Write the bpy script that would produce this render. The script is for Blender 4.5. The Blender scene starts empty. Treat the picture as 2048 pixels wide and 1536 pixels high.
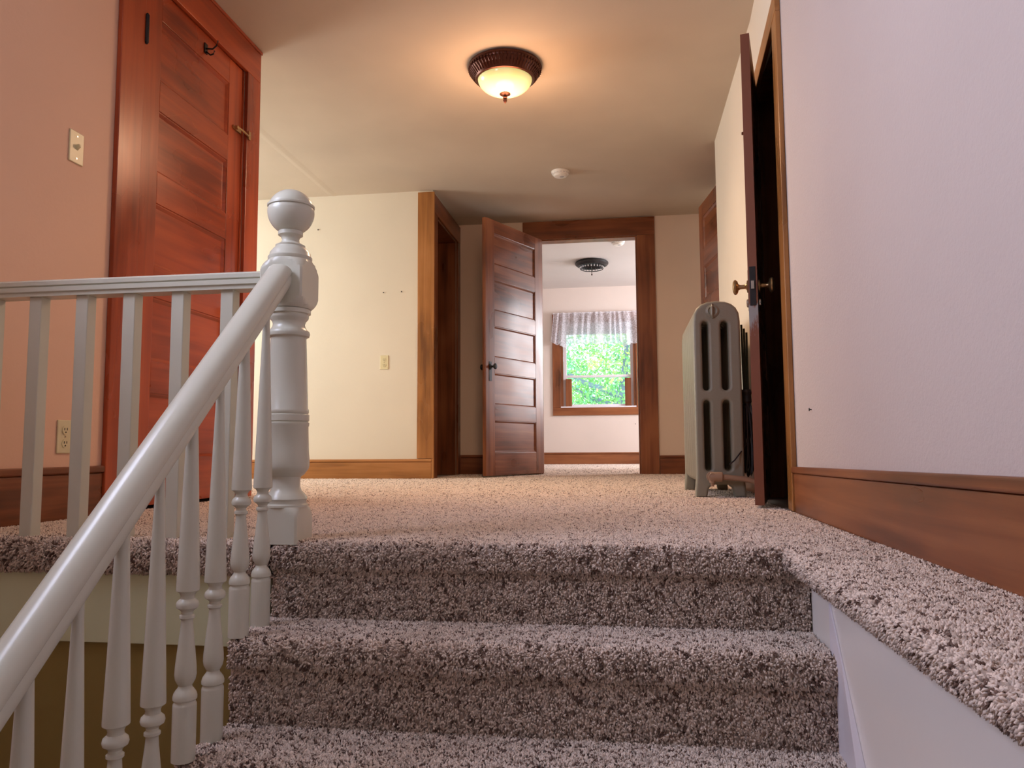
import bpy, math, random
import numpy as np
from mathutils import Matrix, Vector
R = math.radians
S = bpy.context.scene
C = S.collection
random.seed(7)
rng = np.random.default_rng(11)

# ------------------------------------------------------------ camera
cam = bpy.data.objects.new('camera', bpy.data.cameras.new('camera'))
C.objects.link(cam)
cam.data.sensor_width = 36.0
cam.data.lens = 1538.0 / 2048.0 * 36.0
cam.data.clip_start = 0.02
yaw, pitch, roll = R(8.276), R(4.842), R(-0.338)
fw = Vector((-math.sin(yaw) * math.cos(pitch), math.cos(yaw) * math.cos(pitch), math.sin(pitch)))
rt = Vector((math.cos(yaw), math.sin(yaw), 0))
up = rt.cross(fw)
r2 = math.cos(roll) * rt + math.sin(roll) * up
u2 = -math.sin(roll) * rt + math.cos(roll) * up
cam.matrix_world = Matrix(((r2.x, u2.x, -fw.x, 0), (r2.y, u2.y, -fw.y, 0), (r2.z, u2.z, -fw.z, 0.24), (0, 0, 0, 1)))
S.camera = cam

# ------------------------------------------------------------ view, world, lights
S.view_settings.view_transform = 'Standard'
S.view_settings.look = 'None'
S.view_settings.gamma = 1
S.view_settings.use_curve_mapping = False
S.view_settings.exposure = 0.0
S.cycles.use_denoising = True
S.cycles.max_bounces = 10
S.cycles.diffuse_bounces = 6
S.cycles.sample_clamp_indirect = 6.0

W = bpy.data.worlds.new('sky')
S.world = W
W.use_nodes = True
wn = W.node_tree.nodes
wl = W.node_tree.links
bgn = wn['Background']
tcn = wn.new('ShaderNodeTexCoord')
sepn = wn.new('ShaderNodeSeparateXYZ')
rmp = wn.new('ShaderNodeValToRGB')
wl.new(tcn.outputs['Generated'], sepn.inputs[0])
wl.new(sepn.outputs['Z'], rmp.inputs[0])
rmp.color_ramp.elements[0].color = (0.75, 0.95, 1.0, 1)
rmp.color_ramp.elements[1].color = (0.55, 0.78, 1.0, 1)
wl.new(rmp.outputs[0], bgn.inputs[0])
bgn.inputs[1].default_value = 2.5


def area(name, loc, rot, sx, sy, power, color):
    l = bpy.data.lights.new(name, 'AREA')
    l.shape = 'RECTANGLE'
    l.size = sx
    l.size_y = sy
    l.energy = power
    l.color = color
    o = bpy.data.objects.new(name, l)
    C.objects.link(o)
    o.location = loc
    o.rotation_euler = rot
    return o


# daylight outside the windows (alcove, stairwell), then an added bedroom fill
area('alcove_daylight', (-4.95, 5.15, 1.55), (R(74), 0, R(-90)), 1.2, 1.5, 112, (1.0, 0.97, 0.9))
area('stairwell_daylight', (-2.35, 1.0, 1.85), (R(76), 0, R(-90)), 1.5, 1.1, 95, (0.72, 0.76, 1.0))
area('bedroom_fill', (2.35, 9.1, 1.5), (R(90), 0, R(90)), 1.4, 1.5, 145, (1.0, 0.94, 0.97))  # unseen area light added to brighten the bedroom


# ------------------------------------------------------------ materials
def mat(name, color=(0.8, 0.8, 0.8), rough=0.5, metal=0.0, spec=0.5):
    m = bpy.data.materials.new(name)
    m.use_nodes = True
    b = m.node_tree.nodes['Principled BSDF']
    b.inputs['Base Color'].default_value = (*color, 1)
    b.inputs['Roughness'].default_value = rough
    b.inputs['Metallic'].default_value = metal
    b.inputs['Specular IOR Level'].default_value = spec
    return m, m.node_tree, b


def noise(nt, scale, detail=4, vec=None, rough=0.5, dist=0.0):
    n = nt.nodes.new('ShaderNodeTexNoise')
    n.inputs['Scale'].default_value = scale
    n.inputs['Detail'].default_value = detail
    n.inputs['Roughness'].default_value = rough
    n.inputs['Distortion'].default_value = dist
    if vec is not None:
        nt.links.new(vec, n.inputs['Vector'])
    return n


def ramp(nt, fac, stops):
    r = nt.nodes.new('ShaderNodeValToRGB')
    e = r.color_ramp.elements
    while len(e) < len(stops):
        e.new(0.5)
    for i, (p, c) in enumerate(stops):
        e[i].position = p
        e[i].color = (*c, 1) if len(c) == 3 else c
    nt.links.new(fac, r.inputs[0])
    return r


def objco(nt, sc=(1, 1, 1)):
    t = nt.nodes.new('ShaderNodeTexCoord')
    m = nt.nodes.new('ShaderNodeMapping')
    m.inputs['Scale'].default_value = sc
    nt.links.new(t.outputs['Object'], m.inputs['Vector'])
    return m.outputs[0]


def bump(nt, b, h, strength=0.2, dist=0.01):
    n = nt.nodes.new('ShaderNodeBump')
    n.inputs['Strength'].default_value = strength
    n.inputs['Distance'].default_value = dist
    nt.links.new(h, n.inputs['Height'])
    nt.links.new(n.outputs[0], b.inputs['Normal'])


def plaster(name, c, var=0.04, bs=0.15, bscale=60, rough=0.7, spec=0.3):
    m, nt, b = mat(name, c, rough, 0, spec)
    v = objco(nt)
    n = noise(nt, 1.3, 3, v)
    r = ramp(nt, n.outputs[0], [(0.3, tuple(x * (1 - var) for x in c)), (0.7, tuple(min(1, x * (1 + var)) for x in c))])
    nt.links.new(r.outputs[0], b.inputs['Base Color'])
    n2 = noise(nt, bscale, 5, v, 0.6)
    bump(nt, b, n2.outputs[0], bs, 0.004)
    return m


def wood(name, axis, dark, mid, light, rough=0.32, scale=1.0):
    m, nt, b = mat(name, mid, rough, 0, 0.5)
    s = [22.0, 22.0, 22.0]
    s[axis] = 1.1
    v = objco(nt, tuple(x * scale for x in s))
    n = noise(nt, 1.0, 6, v, 0.55, 0.6)
    s2 = [3.0, 3.0, 3.0]
    s2[axis] = 1.2
    n2 = noise(nt, 1.0, 3, objco(nt, tuple(s2)), 0.5, 0.3)
    mx = nt.nodes.new('ShaderNodeMath')
    mx.operation = 'MULTIPLY_ADD'
    nt.links.new(n2.outputs[0], mx.inputs[0])
    mx.inputs[1].default_value = 0.8
    mm = nt.nodes.new('ShaderNodeMath')
    mm.operation = 'MULTIPLY'
    nt.links.new(n.outputs[0], mm.inputs[0])
    mm.inputs[1].default_value = 0.55
    nt.links.new(mm.outputs[0], mx.inputs[2])
    r = ramp(nt, mx.outputs[0], [(0.48, dark), (0.66, mid), (0.86, light)])
    nt.links.new(r.outputs[0], b.inputs['Base Color'])
    rr = ramp(nt, n2.outputs[0], [(0.3, (rough * 0.75,) * 3), (0.7, (min(1, rough * 1.35),) * 3)])
    nt.links.new(rr.outputs[0], b.inputs['Roughness'])
    bump(nt, b, n.outputs[0], 0.08, 0.002)
    return m


M = {}
M['wall'] = plaster('cream_wall_paint', (0.74, 0.69, 0.58))
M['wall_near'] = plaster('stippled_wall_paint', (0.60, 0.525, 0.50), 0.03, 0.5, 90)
M['wall_lamp_cast'] = plaster('lamp_tinted_cream_paint', (0.80, 0.53, 0.385), 0.03)  # cream wall; the lamp's warm light is put into the colour
M['wall_bed'] = plaster('pinkish_bedroom_paint', (0.76, 0.67, 0.62))
M['wall_warm_cast'] = plaster('warm_cast_cream_paint', (0.82, 0.68, 0.56))  # same cream paint, with the warm light cast mixed into its colour
M['ceil'] = plaster('ceiling_paint', (0.60, 0.52, 0.42), 0.07, 0.3, 9)
M['ceil_far'] = plaster('bedroom_ceiling_paint', (0.62, 0.58, 0.56), 0.04)
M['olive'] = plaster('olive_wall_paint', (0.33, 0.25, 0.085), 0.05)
M['fascia'] = plaster('sage_trim_paint', (0.70, 0.75, 0.52), 0.02, 0.05, 30, 0.4)
M['stringer'] = plaster('stair_side_paint', (0.80, 0.76, 0.72), 0.02, 0.08, 20, 0.28, 0.5)
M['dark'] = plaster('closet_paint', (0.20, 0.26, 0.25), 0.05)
D, Mi, L = (0.080, 0.024, 0.009), (0.205, 0.062, 0.021), (0.33, 0.118, 0.042)
for i, a in enumerate('xyz'):
    M['wood_' + a] = wood('varnished_fir_grain_' + a, i, D, Mi, L)
    M['red_' + a] = wood('red_varnished_fir_grain_' + a, i, (0.20, 0.036, 0.014), (0.36, 0.064, 0.020), (0.50, 0.098, 0.028), 0.3)  # same fir, reddened to carry the warm lamp light in its colour
    M['hon_' + a] = wood('honey_fir_grain_' + a, i, (0.17, 0.065, 0.018), (0.36, 0.15, 0.04), (0.50, 0.23, 0.08), 0.3)
M['white'] = plaster('railing_white_gloss', (0.64, 0.645, 0.545), 0.02, 0.05, 25, 0.27, 0.5)
M['bronze'] = mat('dark_bronze', (0.10, 0.035, 0.022), 0.35, 0.7)[0]
M['brass'] = mat('aged_brass', (0.45, 0.30, 0.15), 0.3, 0.9)[0]
M['iron'] = mat('blackened_iron', (0.03, 0.028, 0.03), 0.4, 0.6)[0]
M['nickel'] = mat('worn_nickel', (0.55, 0.52, 0.48), 0.25, 0.9)[0]
M['plastic'] = mat('white_plastic', (0.82, 0.80, 0.76), 0.35)[0]
M['ivory'] = mat('ivory_plastic', (0.72, 0.66, 0.42), 0.35)[0]
M['slot'] = mat('dark_slot', (0.02, 0.018, 0.015), 0.6)[0]
M['rad'] = plaster('radiator_paint', (0.27, 0.265, 0.205), 0.05, 0.25, 70, 0.35, 0.5)
M['copper'] = mat('painted_pipe', (0.33, 0.22, 0.15), 0.35)[0]
M['cable'] = mat('black_rubber', (0.018, 0.02, 0.024), 0.4)[0]
M['strap'] = mat('dark_green_strap', (0.03, 0.05, 0.03), 0.6)[0]
M['sash'] = mat('white_sash_paint', (0.78, 0.74, 0.80), 0.3)[0]
M['shade'] = mat('grey_shade_cloth', (0.5, 0.5, 0.53), 0.8)[0]


def glassmat(name, tint=(1, 1, 1), gloss=0.06):
    m = bpy.data.materials.new(name)
    m.use_nodes = True
    nt = m.node_tree
    nt.nodes.clear()
    o = nt.nodes.new('ShaderNodeOutputMaterial')
    mx = nt.nodes.new('ShaderNodeMixShader')
    t = nt.nodes.new('ShaderNodeBsdfTransparent')
    g = nt.nodes.new('ShaderNodeBsdfGlossy')
    t.inputs[0].default_value = (*tint, 1)
    g.inputs['Roughness'].default_value = 0.02
    mx.inputs[0].default_value = gloss
    nt.links.new(t.outputs[0], mx.inputs[1])
    nt.links.new(g.outputs[0], mx.inputs[2])
    nt.links.new(mx.outputs[0], o.inputs[0])
    return m


M['glass'] = glassmat('window_glass', (1, 1, 1), 0.012)


def lacemat():
    m = bpy.data.materials.new('sheer_white_lace')
    m.use_nodes = True
    nt = m.node_tree
    nt.nodes.clear()
    o = nt.nodes.new('ShaderNodeOutputMaterial')
    mx = nt.nodes.new('ShaderNodeMixShader')
    t = nt.nodes.new('ShaderNodeBsdfTransparent')
    ad = nt.nodes.new('ShaderNodeMixShader')
    d = nt.nodes.new('ShaderNodeBsdfDiffuse')
    tl = nt.nodes.new('ShaderNodeBsdfTranslucent')
    d.inputs[0].default_value = (0.85, 0.85, 0.92, 1)
    tl.inputs[0].default_value = (0.75, 0.78, 0.88, 1)
    ad.inputs[0].default_value = 0.35
    nt.links.new(d.outputs[0], ad.inputs[1])
    nt.links.new(tl.outputs[0], ad.inputs[2])
    n = noise(nt, 60, 2, objco(nt))
    r = ramp(nt, n.outputs[0], [(0.4, (0.5,) * 3), (0.62, (0.85,) * 3)])
    nt.links.new(r.outputs[0], mx.inputs[0])
    nt.links.new(t.outputs[0], mx.inputs[1])
    nt.links.new(ad.outputs[0], mx.inputs[2])
    nt.links.new(mx.outputs[0], o.inputs[0])
    return m


M['lace'] = lacemat()
mb_, ntb, bb = mat('lit_alabaster_glass', (0.9, 0.85, 0.55), 0.15)
nb = noise(ntb, 5, 3, objco(ntb))
rb = ramp(ntb, nb.outputs[0], [(0.35, (0.80, 0.76, 0.12)), (0.65, (0.86, 0.86, 0.38))])
ntb.links.new(rb.outputs[0], bb.inputs['Emission Color'])
bb.inputs['Emission Strength'].default_value = 0.45
M['bowl'] = mb_
M['crystal'] = mat('clear_crystal', (0.8, 0.82, 0.85), 0.05, 0.6)[0]

mc, ntc, bc = mat('carpet_yarn', (0.6, 0.5, 0.45), 0.95, 0, 0.1)
at = ntc.nodes.new('ShaderNodeAttribute')
at.attribute_name = 'yarn'
ntc.links.new(at.outputs['Color'], bc.inputs['Base Color'])
bc.inputs['Sheen Weight'].default_value = 0.15
M['yarn'] = mc
M['backing'] = mat('carpet_backing', (0.45, 0.36, 0.31), 0.95)[0]
# worn edge: varnish with scratched bare patches
mw, ntw, bw = mat('worn_door_edge', (0.25, 0.09, 0.05), 0.4)
vw = objco(ntw, (60, 60, 14))
nw = noise(ntw, 1.0, 5, vw, 0.7)
vz = ntw.nodes.new('ShaderNodeTexCoord')
sz = ntw.nodes.new('ShaderNodeSeparateXYZ')
ntw.links.new(vz.outputs['Object'], sz.inputs[0])
rz = ramp(ntw, sz.outputs['Z'], [(0.50, (0, 0, 0)), (0.80, (1, 1, 1)), (0.86, (0.0, 0.0, 0.0))])
mul = ntw.nodes.new('ShaderNodeMath')
mul.operation = 'MULTIPLY'
ntw.links.new(nw.outputs[0], mul.inputs[0])
ntw.links.new(rz.outputs[0], mul.inputs[1])
rw = ramp(ntw, mul.outputs[0], [(0.30, (0.20, 0.066, 0.034)), (0.42, (0.30, 0.29, 0.29))])
ntw.links.new(rw.outputs[0], bw.inputs['Base Color'])
M['worn'] = mw


# ------------------------------------------------------------ mesh helpers
class MB:
    def __init__(self):
        self.v, self.f, self.mi = [], [], []

    def add(self, vs, fs, mi=0):
        o = len(self.v)
        self.v += [tuple(p) for p in vs]
        self.f += [tuple(i + o for i in f) for f in fs]
        self.mi += [mi] * len(fs)
        return self

    def box(self, x0, x1, y0, y1, z0, z1, mi=0):
        vs = [(x0, y0, z0), (x1, y0, z0), (x1, y1, z0), (x0, y1, z0), (x0, y0, z1), (x1, y0, z1), (x1, y1, z1), (x0, y1, z1)]
        return self.add(vs, [(0, 3, 2, 1), (4, 5, 6, 7), (0, 1, 5, 4), (1, 2, 6, 5), (2, 3, 7, 6), (3, 0, 4, 7)], mi)

    def hexa(self, b, t, mi=0):
        return self.add(list(b) + list(t), [(0, 3, 2, 1), (4, 5, 6, 7), (0, 1, 5, 4), (1, 2, 6, 5), (2, 3, 7, 6), (3, 0, 4, 7)], mi)

    def sweep(self, prof, pts, ups, mi=0, cap=True, closed=True):
        # prof: (u, w) pairs; u along side, w along up
        n = len(prof)
        vs = []
        P = [Vector(p) for p in pts]
        for i, p in enumerate(P):
            d = (P[min(i + 1, len(P) - 1)] - P[max(i - 1, 0)]).normalized()
            upv = Vector(ups)
            side = d.cross(upv).normalized()
            u_ = side.cross(d).normalized()
            for a, b in prof:
                vs.append(p + side * a + u_ * b)
        fs = []
        for i in range(len(P) - 1):
            for k in range(n if closed else n - 1):
                k2 = (k + 1) % n
                fs.append((i * n + k, i * n + k2, (i + 1) * n + k2, (i + 1) * n + k))
        if cap:
            fs.append(tuple(range(n - 1, -1, -1)))
            fs.append(tuple((len(P) - 1) * n + k for k in range(n)))
        return self.add(vs, fs, mi)

    def tube(self, pts, r, seg=10, mi=0):
        P = [Vector(p) for p in pts]
        vs, fs = [], []
        for i, p in enumerate(P):
            d = (P[min(i + 1, len(P) - 1)] - P[max(i - 1, 0)]).normalized()
            a = Vector((0, 0, 1)) if abs(d.z) < 0.9 else Vector((1, 0, 0))
            s = d.cross(a).normalized()
            t = s.cross(d)
            rr = r[i] if isinstance(r, (list, tuple)) else r
            for k in range(seg):
                th = 2 * math.pi * k / seg
                vs.append(p + (s * math.cos(th) + t * math.sin(th)) * rr)
        for i in range(len(P) - 1):
            for k in range(seg):
                k2 = (k + 1) % seg
                fs.append((i * seg + k, i * seg + k2, (i + 1) * seg + k2, (i + 1) * seg + k))
        fs.append(tuple(range(seg - 1, -1, -1)))
        fs.append(tuple((len(P) - 1) * seg + k for k in range(seg)))
        return self.add(vs, fs, mi)

    def lathe(self, prof, c=(0, 0, 0), axis='z', seg=32, sq=None, mi=0, cap=True):
        vs, fs = [], []
        for r, z in prof:
            for k in range(seg):
                th = 2 * math.pi * (k + 0.5) / seg
                rr = max(r, 1e-4)
                if sq:
                    rr = min(rr, sq / max(abs(math.cos(th)), abs(math.sin(th))))
                a, b = rr * math.cos(th), rr * math.sin(th)
                if axis == 'z':
                    p = (a, b, z)
                elif axis == 'x':
                    p = (z, a, b)
                else:
                    p = (b, z, a)
                vs.append((p[0] + c[0], p[1] + c[1], p[2] + c[2]))
        for i in range(len(prof) - 1):
            for k in range(seg):
                k2 = (k + 1) % seg
                fs.append((i * seg + k, i * seg + k2, (i + 1) * seg + k2, (i + 1) * seg + k))
        if cap:
            fs.append(tuple(range(seg - 1, -1, -1)))
            fs.append(tuple((len(prof) - 1) * seg + k for k in range(seg)))
        return self.add(vs, fs, mi)

    def build(self, name, mats, parent=None, smooth=30, bevel=0.0, seg=2):
        me = bpy.data.meshes.new(name)
        me.from_pydata(self.v, [], self.f)
        if not isinstance(mats, (list, tuple)):
            mats = [mats]
        for m in mats:
            me.materials.append(m)
        me.polygons.foreach_set('material_index', self.mi)
        me.update()
        if smooth:
            me.polygons.foreach_set('use_smooth', [True] * len(me.polygons))
            me.set_sharp_from_angle(angle=R(smooth))
        o = bpy.data.objects.new(name, me)
        C.objects.link(o)
        if parent:
            o.parent = parent
        if bevel:
            b = o.modifiers.new('bevel', 'BEVEL')
            b.width = bevel
            b.segments = seg
            b.limit_method = 'ANGLE'
            b.angle_limit = R(40)
            b.harden_normals = False
        return o


def tag(o, label=None, cat=None, group=None, kind=None):
    if label:
        o['label'] = label
    if cat:
        o['category'] = cat
    if group:
        o['group'] = group
    if kind:
        o['kind'] = kind
    return o


def empty(name, loc=(0, 0, 0), rz=0.0):
    o = bpy.data.objects.new(name, None)
    o.empty_display_size = 0.1
    C.objects.link(o)
    o.location = loc
    o.rotation_euler = (0, 0, rz)
    return o


def struct(name, mb, m, label, cat, **kw):
    o = mb.build(name, m, **kw)
    return tag(o, label, cat, kind='structure')


CZ = 2.47
# ------------------------------------------------------------ structure
# floor of the landing (carpet lies on it)
f = MB()
f.box(-4.75, 0.81, 1.995, 7.49, -0.16, -0.006)
f.box(0.66, 1.95, 2.45, 7.49, -0.16, -0.0061)
struct('floor', f, M['backing'], 'upstairs landing floor running from the stair top to the far bedroom door', 'floor')
f = MB()
f.box(-2.3, 2.2, 7.85, 10.7, -0.16, 0.022)
f.hexa([(-2.3, 7.49, -0.16), (2.2, 7.49, -0.16), (2.2, 7.85, -0.16), (-2.3, 7.85, -0.16)], [(-2.3, 7.49, -0.006), (2.2, 7.49, -0.006), (2.2, 7.85, 0.022), (-2.3, 7.85, 0.022)])
struct('floor_bedroom', f, M['backing'], 'bedroom floor seen through the far doorway', 'floor')

# stairs: solid steps
RH, TD = 0.2, 0.215
Y0 = 1.985
st = MB()
for k in range(0, 8):
    y1 = Y0 - k * TD - 0.002 if k else Y0
    st.box(-0.94, 0.438, Y0 - (k + 1) * TD, Y0 - k * TD, -2.6, -0.2 * (k + 1) - 0.008)
struct('staircase', st, M['backing'], 'short flight of steps rising to the landing under grey flecked carpet', 'stairs')
# side wall of stairs and the ledge slab
w = MB()
w.box(0.44, 0.64, -1.6, 1.985, -2.6, -0.045)
struct('wall_stair_side', w, M['stringer'], 'smooth painted side wall of the stairs below the carpeted ledge', 'wall')
w = MB()
w.hexa([(0.423, 0.9, -1.20), (0.44, 0.9, -1.20), (0.44, 1.985, -0.05), (0.436, 1.985, -0.05)],
       [(0.388, 0.9, -1.05), (0.4395, 0.9, -1.05), (0.4395, 1.79, -0.09), (0.4345, 1.79, -0.09)])
# raked skirt board with a wedge shaped top
b = MB()
pts_l, pts_r = [], []
for i in range(8):
    t = i / 7
    y = 1.80 - 0.62 * t
    z = -0.10 - 1.26 * (1.80 - y)
    wd = 0.004 + 0.034 * min(1, max(0, (1.70 - y) / 0.30))
    pts_l.append((0.4395 - wd, y, z))
    pts_r.append((0.4395, y, z + 0.0))
n = len(pts_l)
vs = pts_l + pts_r + [(p[0], p[1], -1.6) for p in pts_l] + [(p[0], p[1], -1.6) for p in pts_r]
fs = []
for i in range(n - 1):
    fs += [(i, i + 1, n + i + 1, n + i), (i, 2 * n + i, 2 * n + i + 1, i + 1), (n + i, n + i + 1, 3 * n + i + 1, 3 * n + i), (2 * n + i, 3 * n + i, 3 * n + i + 1, 2 * n + i + 1)]
fs += [(0, n, 3 * n, 2 * n), (n - 1, 3 * n - 1, 4 * n - 1, 2 * n - 1)]
b.add(vs, fs)
tag(b.build('trim_1', M['sash'], smooth=0), 'white raked skirt board rising along the right side of the stairs', 'skirting', kind='structure')
w = MB()
w.box(0.385, 0.64, -1.6, 1.99, -0.044, -0.006)
struct('trim_2', w, M['backing'], 'ledge beside the stairs level with the landing', 'ledge')
# walls -----------------------------------------------------------
w = MB()
w.box(0.64, 0.78, -1.6, 3.03, -2.6, CZ)
struct('wall_right', w, M['wall_near'], 'pale lavender lit wall on the right beside the stairs', 'wall')
# angled piece with doorway (door_2)
w = MB()
xa, ya, xb, yb = 0.64, 3.03, 0.69, 3.99


def wx(y):
    return xa + (xb - xa) * (y - ya) / (yb - ya)


OY0, OY1, OZ = 3.15, 3.90, 1.975
w.hexa([(wx(ya), ya, 0), (0.78, ya, 0), (0.78, OY0, 0), (wx(OY0), OY0, 0)], [(wx(ya), ya, CZ), (0.78, ya, CZ), (0.78, OY0, CZ), (wx(OY0), OY0, CZ)])
w.hexa([(wx(OY0), OY0, OZ), (0.78, OY0, OZ), (0.78, OY1, OZ), (wx(OY1), OY1, OZ)], [(wx(OY0), OY0, CZ), (0.78, OY0, CZ), (0.78, OY1, CZ), (wx(OY1), OY1, CZ)])
w.hexa([(wx(OY1), OY1, 0), (0.78, OY1, 0), (0.78, yb, 0), (wx(yb), yb, 0)], [(wx(OY1), OY1, CZ), (0.78, OY1, CZ), (0.78, yb, CZ), (wx(yb), yb, CZ)])
w.box(0.69, 0.81, 3.99, 5.60, 0, CZ)
struct('wall_right_hall', w, M['wall'], 'cream wall beyond the narrow open door behind the radiator', 'wall')
w = MB()
w.box(0.812, 0.93, 5.60, 5.68, 0, CZ)
w.box(0.812, 0.93, 5.68, 6.50, 2.27, CZ)
w.box(0.812, 0.93, 6.50, 7.37, 0, CZ)
struct('wall_right_recess', w, M['wall'], 'recessed wall at the right end of the hall holding a panelled door', 'wall')
w = MB()
w.box(0.78, 1.92, 2.45, 2.55, -0.01, CZ)
w.box(1.82, 1.92, 2.55, 5.5, -0.01, CZ)
w.box(0.81, 1.92, 5.5, 5.6, -0.01, CZ)
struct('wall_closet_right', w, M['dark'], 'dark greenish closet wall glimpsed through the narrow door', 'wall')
w = MB()
w.box(0.93, 1.92, 7.37, 7.49, -0.01, CZ)
w.box(1.82, 1.92, 5.6, 7.37, -0.01, CZ)
struct('wall_side_room', w, M['wall'], 'wall of the side room behind the recessed panelled door', 'wall')
# left wall with doorway
w = MB()
LD0, LD1, LDZ = 2.87, 3.76, 2.30
SW = (0.25, 1.75, 1.3, 2.35)
w.box(-2.14, -2.0, -1.6, SW[0], -2.6, CZ)
w.box(-2.14, -2.0, SW[1], LD0, -2.6, CZ)
w.box(-2.14, -2.0, SW[0], SW[1], -2.6, SW[2])
w.box(-2.14, -2.0, SW[0], SW[1], SW[3], CZ)
w.box(-2.14, -2.0, LD0, LD1, LDZ, CZ)
w.box(-2.14, -2.0, LD1, 3.93, -0.1, CZ)
w.box(-2.14, -2.0, LD0, LD1, -2.6, -0.01)
struct('wall_left', w, M['wall_lamp_cast'], 'peach lit wall on the left with the light switch and tall panelled door', 'wall')
w = MB()
w.box(-4.75, -2.14, 3.81, 3.93, -0.1, CZ)
w.box(-3.3, -3.2, 2.6, 3.81, -0.1, CZ)
w.box(-3.2, -2.14, 2.5, 2.6, -0.1, CZ)
struct('wall_alcove_front', w, M['wall'], 'wall of the side alcove behind the left door', 'wall')
w = MB()
AW = (4.55, 5.75, 0.8, 2.2)
w.box(-4.75, -4.6, 3.93, AW[0], -0.1, CZ)
w.box(-4.75, -4.6, AW[1], 6.43, -0.1, CZ)
w.box(-4.75, -4.6, AW[0], AW[1], -0.1, AW[2])
w.box(-4.75, -4.6, AW[0], AW[1], AW[3], CZ)
struct('wall_alcove_side', w, M['wall'], 'end wall of the alcove holding its daylight window', 'wall')
w = MB()
w.box(-4.75, -1.60, 6.31, 6.42, -0.1, CZ)
struct('wall_back', w, M['wall'], 'bright cream wall behind the newel post with one outlet', 'wall')
CO0, CO1, COZ = 6.42, 7.24, 2.27
w = MB()
w.box(-1.78, -1.60, CO0, CO1, COZ, CZ)
w.box(-1.78, -1.60, CO1, 7.37, -0.1, CZ)
struct('wall_closet_front', w, M['wall'], 'short wall holding the dark closet doorway', 'wall')
w = MB()
w.box(-2.7, -2.6, 6.42, 7.9, -0.1, CZ)
w.box(-2.6, -1.60, 7.8, 7.9, -0.1, CZ)
w.box(-1.78, -1.60, 7.49, 7.8, -0.1, CZ)
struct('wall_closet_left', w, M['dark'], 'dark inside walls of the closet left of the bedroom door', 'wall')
f = MB()
f.box(-2.7, -1.60, 7.49, 7.9, -0.16, -0.006)
struct('floor_closet', f, M['backing'], 'dark floor inside the closet left of the bedroom door', 'floor')
FO0, FO1, FOZ = -0.79, 0.15, 2.285
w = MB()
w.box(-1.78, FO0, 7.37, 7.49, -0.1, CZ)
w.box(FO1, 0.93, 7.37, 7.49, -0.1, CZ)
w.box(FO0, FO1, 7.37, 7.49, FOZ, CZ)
struct('wall_far', w, M['wall_warm_cast'], 'cream end wall of the hall around the open bedroom doorway', 'wall')
# bedroom
BY = 10.55
w = MB()
WX0, WX1, WZ0, WZ1 = -0.855, 0.17, 0.80, 2.00
w.box(-2.3, WX0, BY, BY + 0.15, -0.1, CZ)
w.box(WX1, 2.2, BY, BY + 0.15, -0.1, CZ)
w.box(WX0, WX1, BY, BY + 0.15, -0.1, WZ0)
w.box(WX0, WX1, BY, BY + 0.15, WZ1, CZ)
struct('wall_bedroom_far', w, M['wall_bed'], 'bedroom wall around the window seen through the doorway', 'wall')
w = MB()
w.box(-2.42, -2.3, 7.49, BY + 0.15, -0.1, CZ)
struct('wall_bedroom_left', w, M['wall_bed'], 'left wall of the far bedroom', 'wall')
w = MB()
w.box(2.0, 2.12, 7.49, 8.4, -0.1, CZ)
w.box(2.0, 2.12, 9.8, BY, -0.1, CZ)
w.box(2.0, 2.12, 8.4, 9.8, -0.1, 0.75)
w.box(2.0, 2.12, 8.4, 9.8, 2.25, CZ)
struct('wall_bedroom_right', w, M['wall_bed'], 'right wall of the far bedroom with an added unseen side window', 'wall')
# stairwell lower walls
w = MB()
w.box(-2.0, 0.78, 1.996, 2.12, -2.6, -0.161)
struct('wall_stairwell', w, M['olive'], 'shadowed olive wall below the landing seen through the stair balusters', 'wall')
w = MB()
w.box(-1.999, -0.945, 1.978, 1.9945, -0.283, -0.080)
tag(w.build('trim_3', M['fascia'], bevel=0.002), 'pale green fascia board under the landing edge behind the stair balusters', 'trim', kind='structure')
w = MB()
w.box(-2.14, 0.78, -1.72, -1.6, -2.6, CZ)
struct('wall_rear', w, M['wall'], 'wall of the stairwell behind the viewpoint', 'wall')
f = MB()
f.box(-2.14, 0.78, -1.72, 2.12, -2.7, -2.6)
struct('floor_lower', f, M['backing'], 'floor at the foot of the stairwell', 'floor')
# ceilings
c = MB()
c.box(-4.75, 2.0, -1.72, 7.49, CZ, CZ + 0.12)
c.box(-2.7, -1.6, 7.49, 7.9, CZ, CZ + 0.12)
c.hexa([(-2.53, 3.93, CZ), (-2.53, 6.31, CZ), (-2.45, 6.31, CZ), (-2.45, 3.93, CZ)], [(-2.50, 3.93, CZ - 0.0025), (-2.50, 6.31, CZ - 0.0025), (-2.49, 6.31, CZ - 0.0025), (-2.49, 3.93, CZ - 0.0025)])
struct('ceiling', c, M['ceil'], 'patched plaster ceiling over the hall and stairs', 'ceiling')
c = MB()
c.box(-1.6, 2.2, 7.49, BY + 0.15, CZ, CZ + 0.12)
c.box(-2.42, -1.6, 7.9, BY + 0.15, CZ, CZ + 0.12)
struct('ceiling_bedroom', c, M['ceil_far'], 'ceiling of the far bedroom', 'ceiling')


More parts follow.
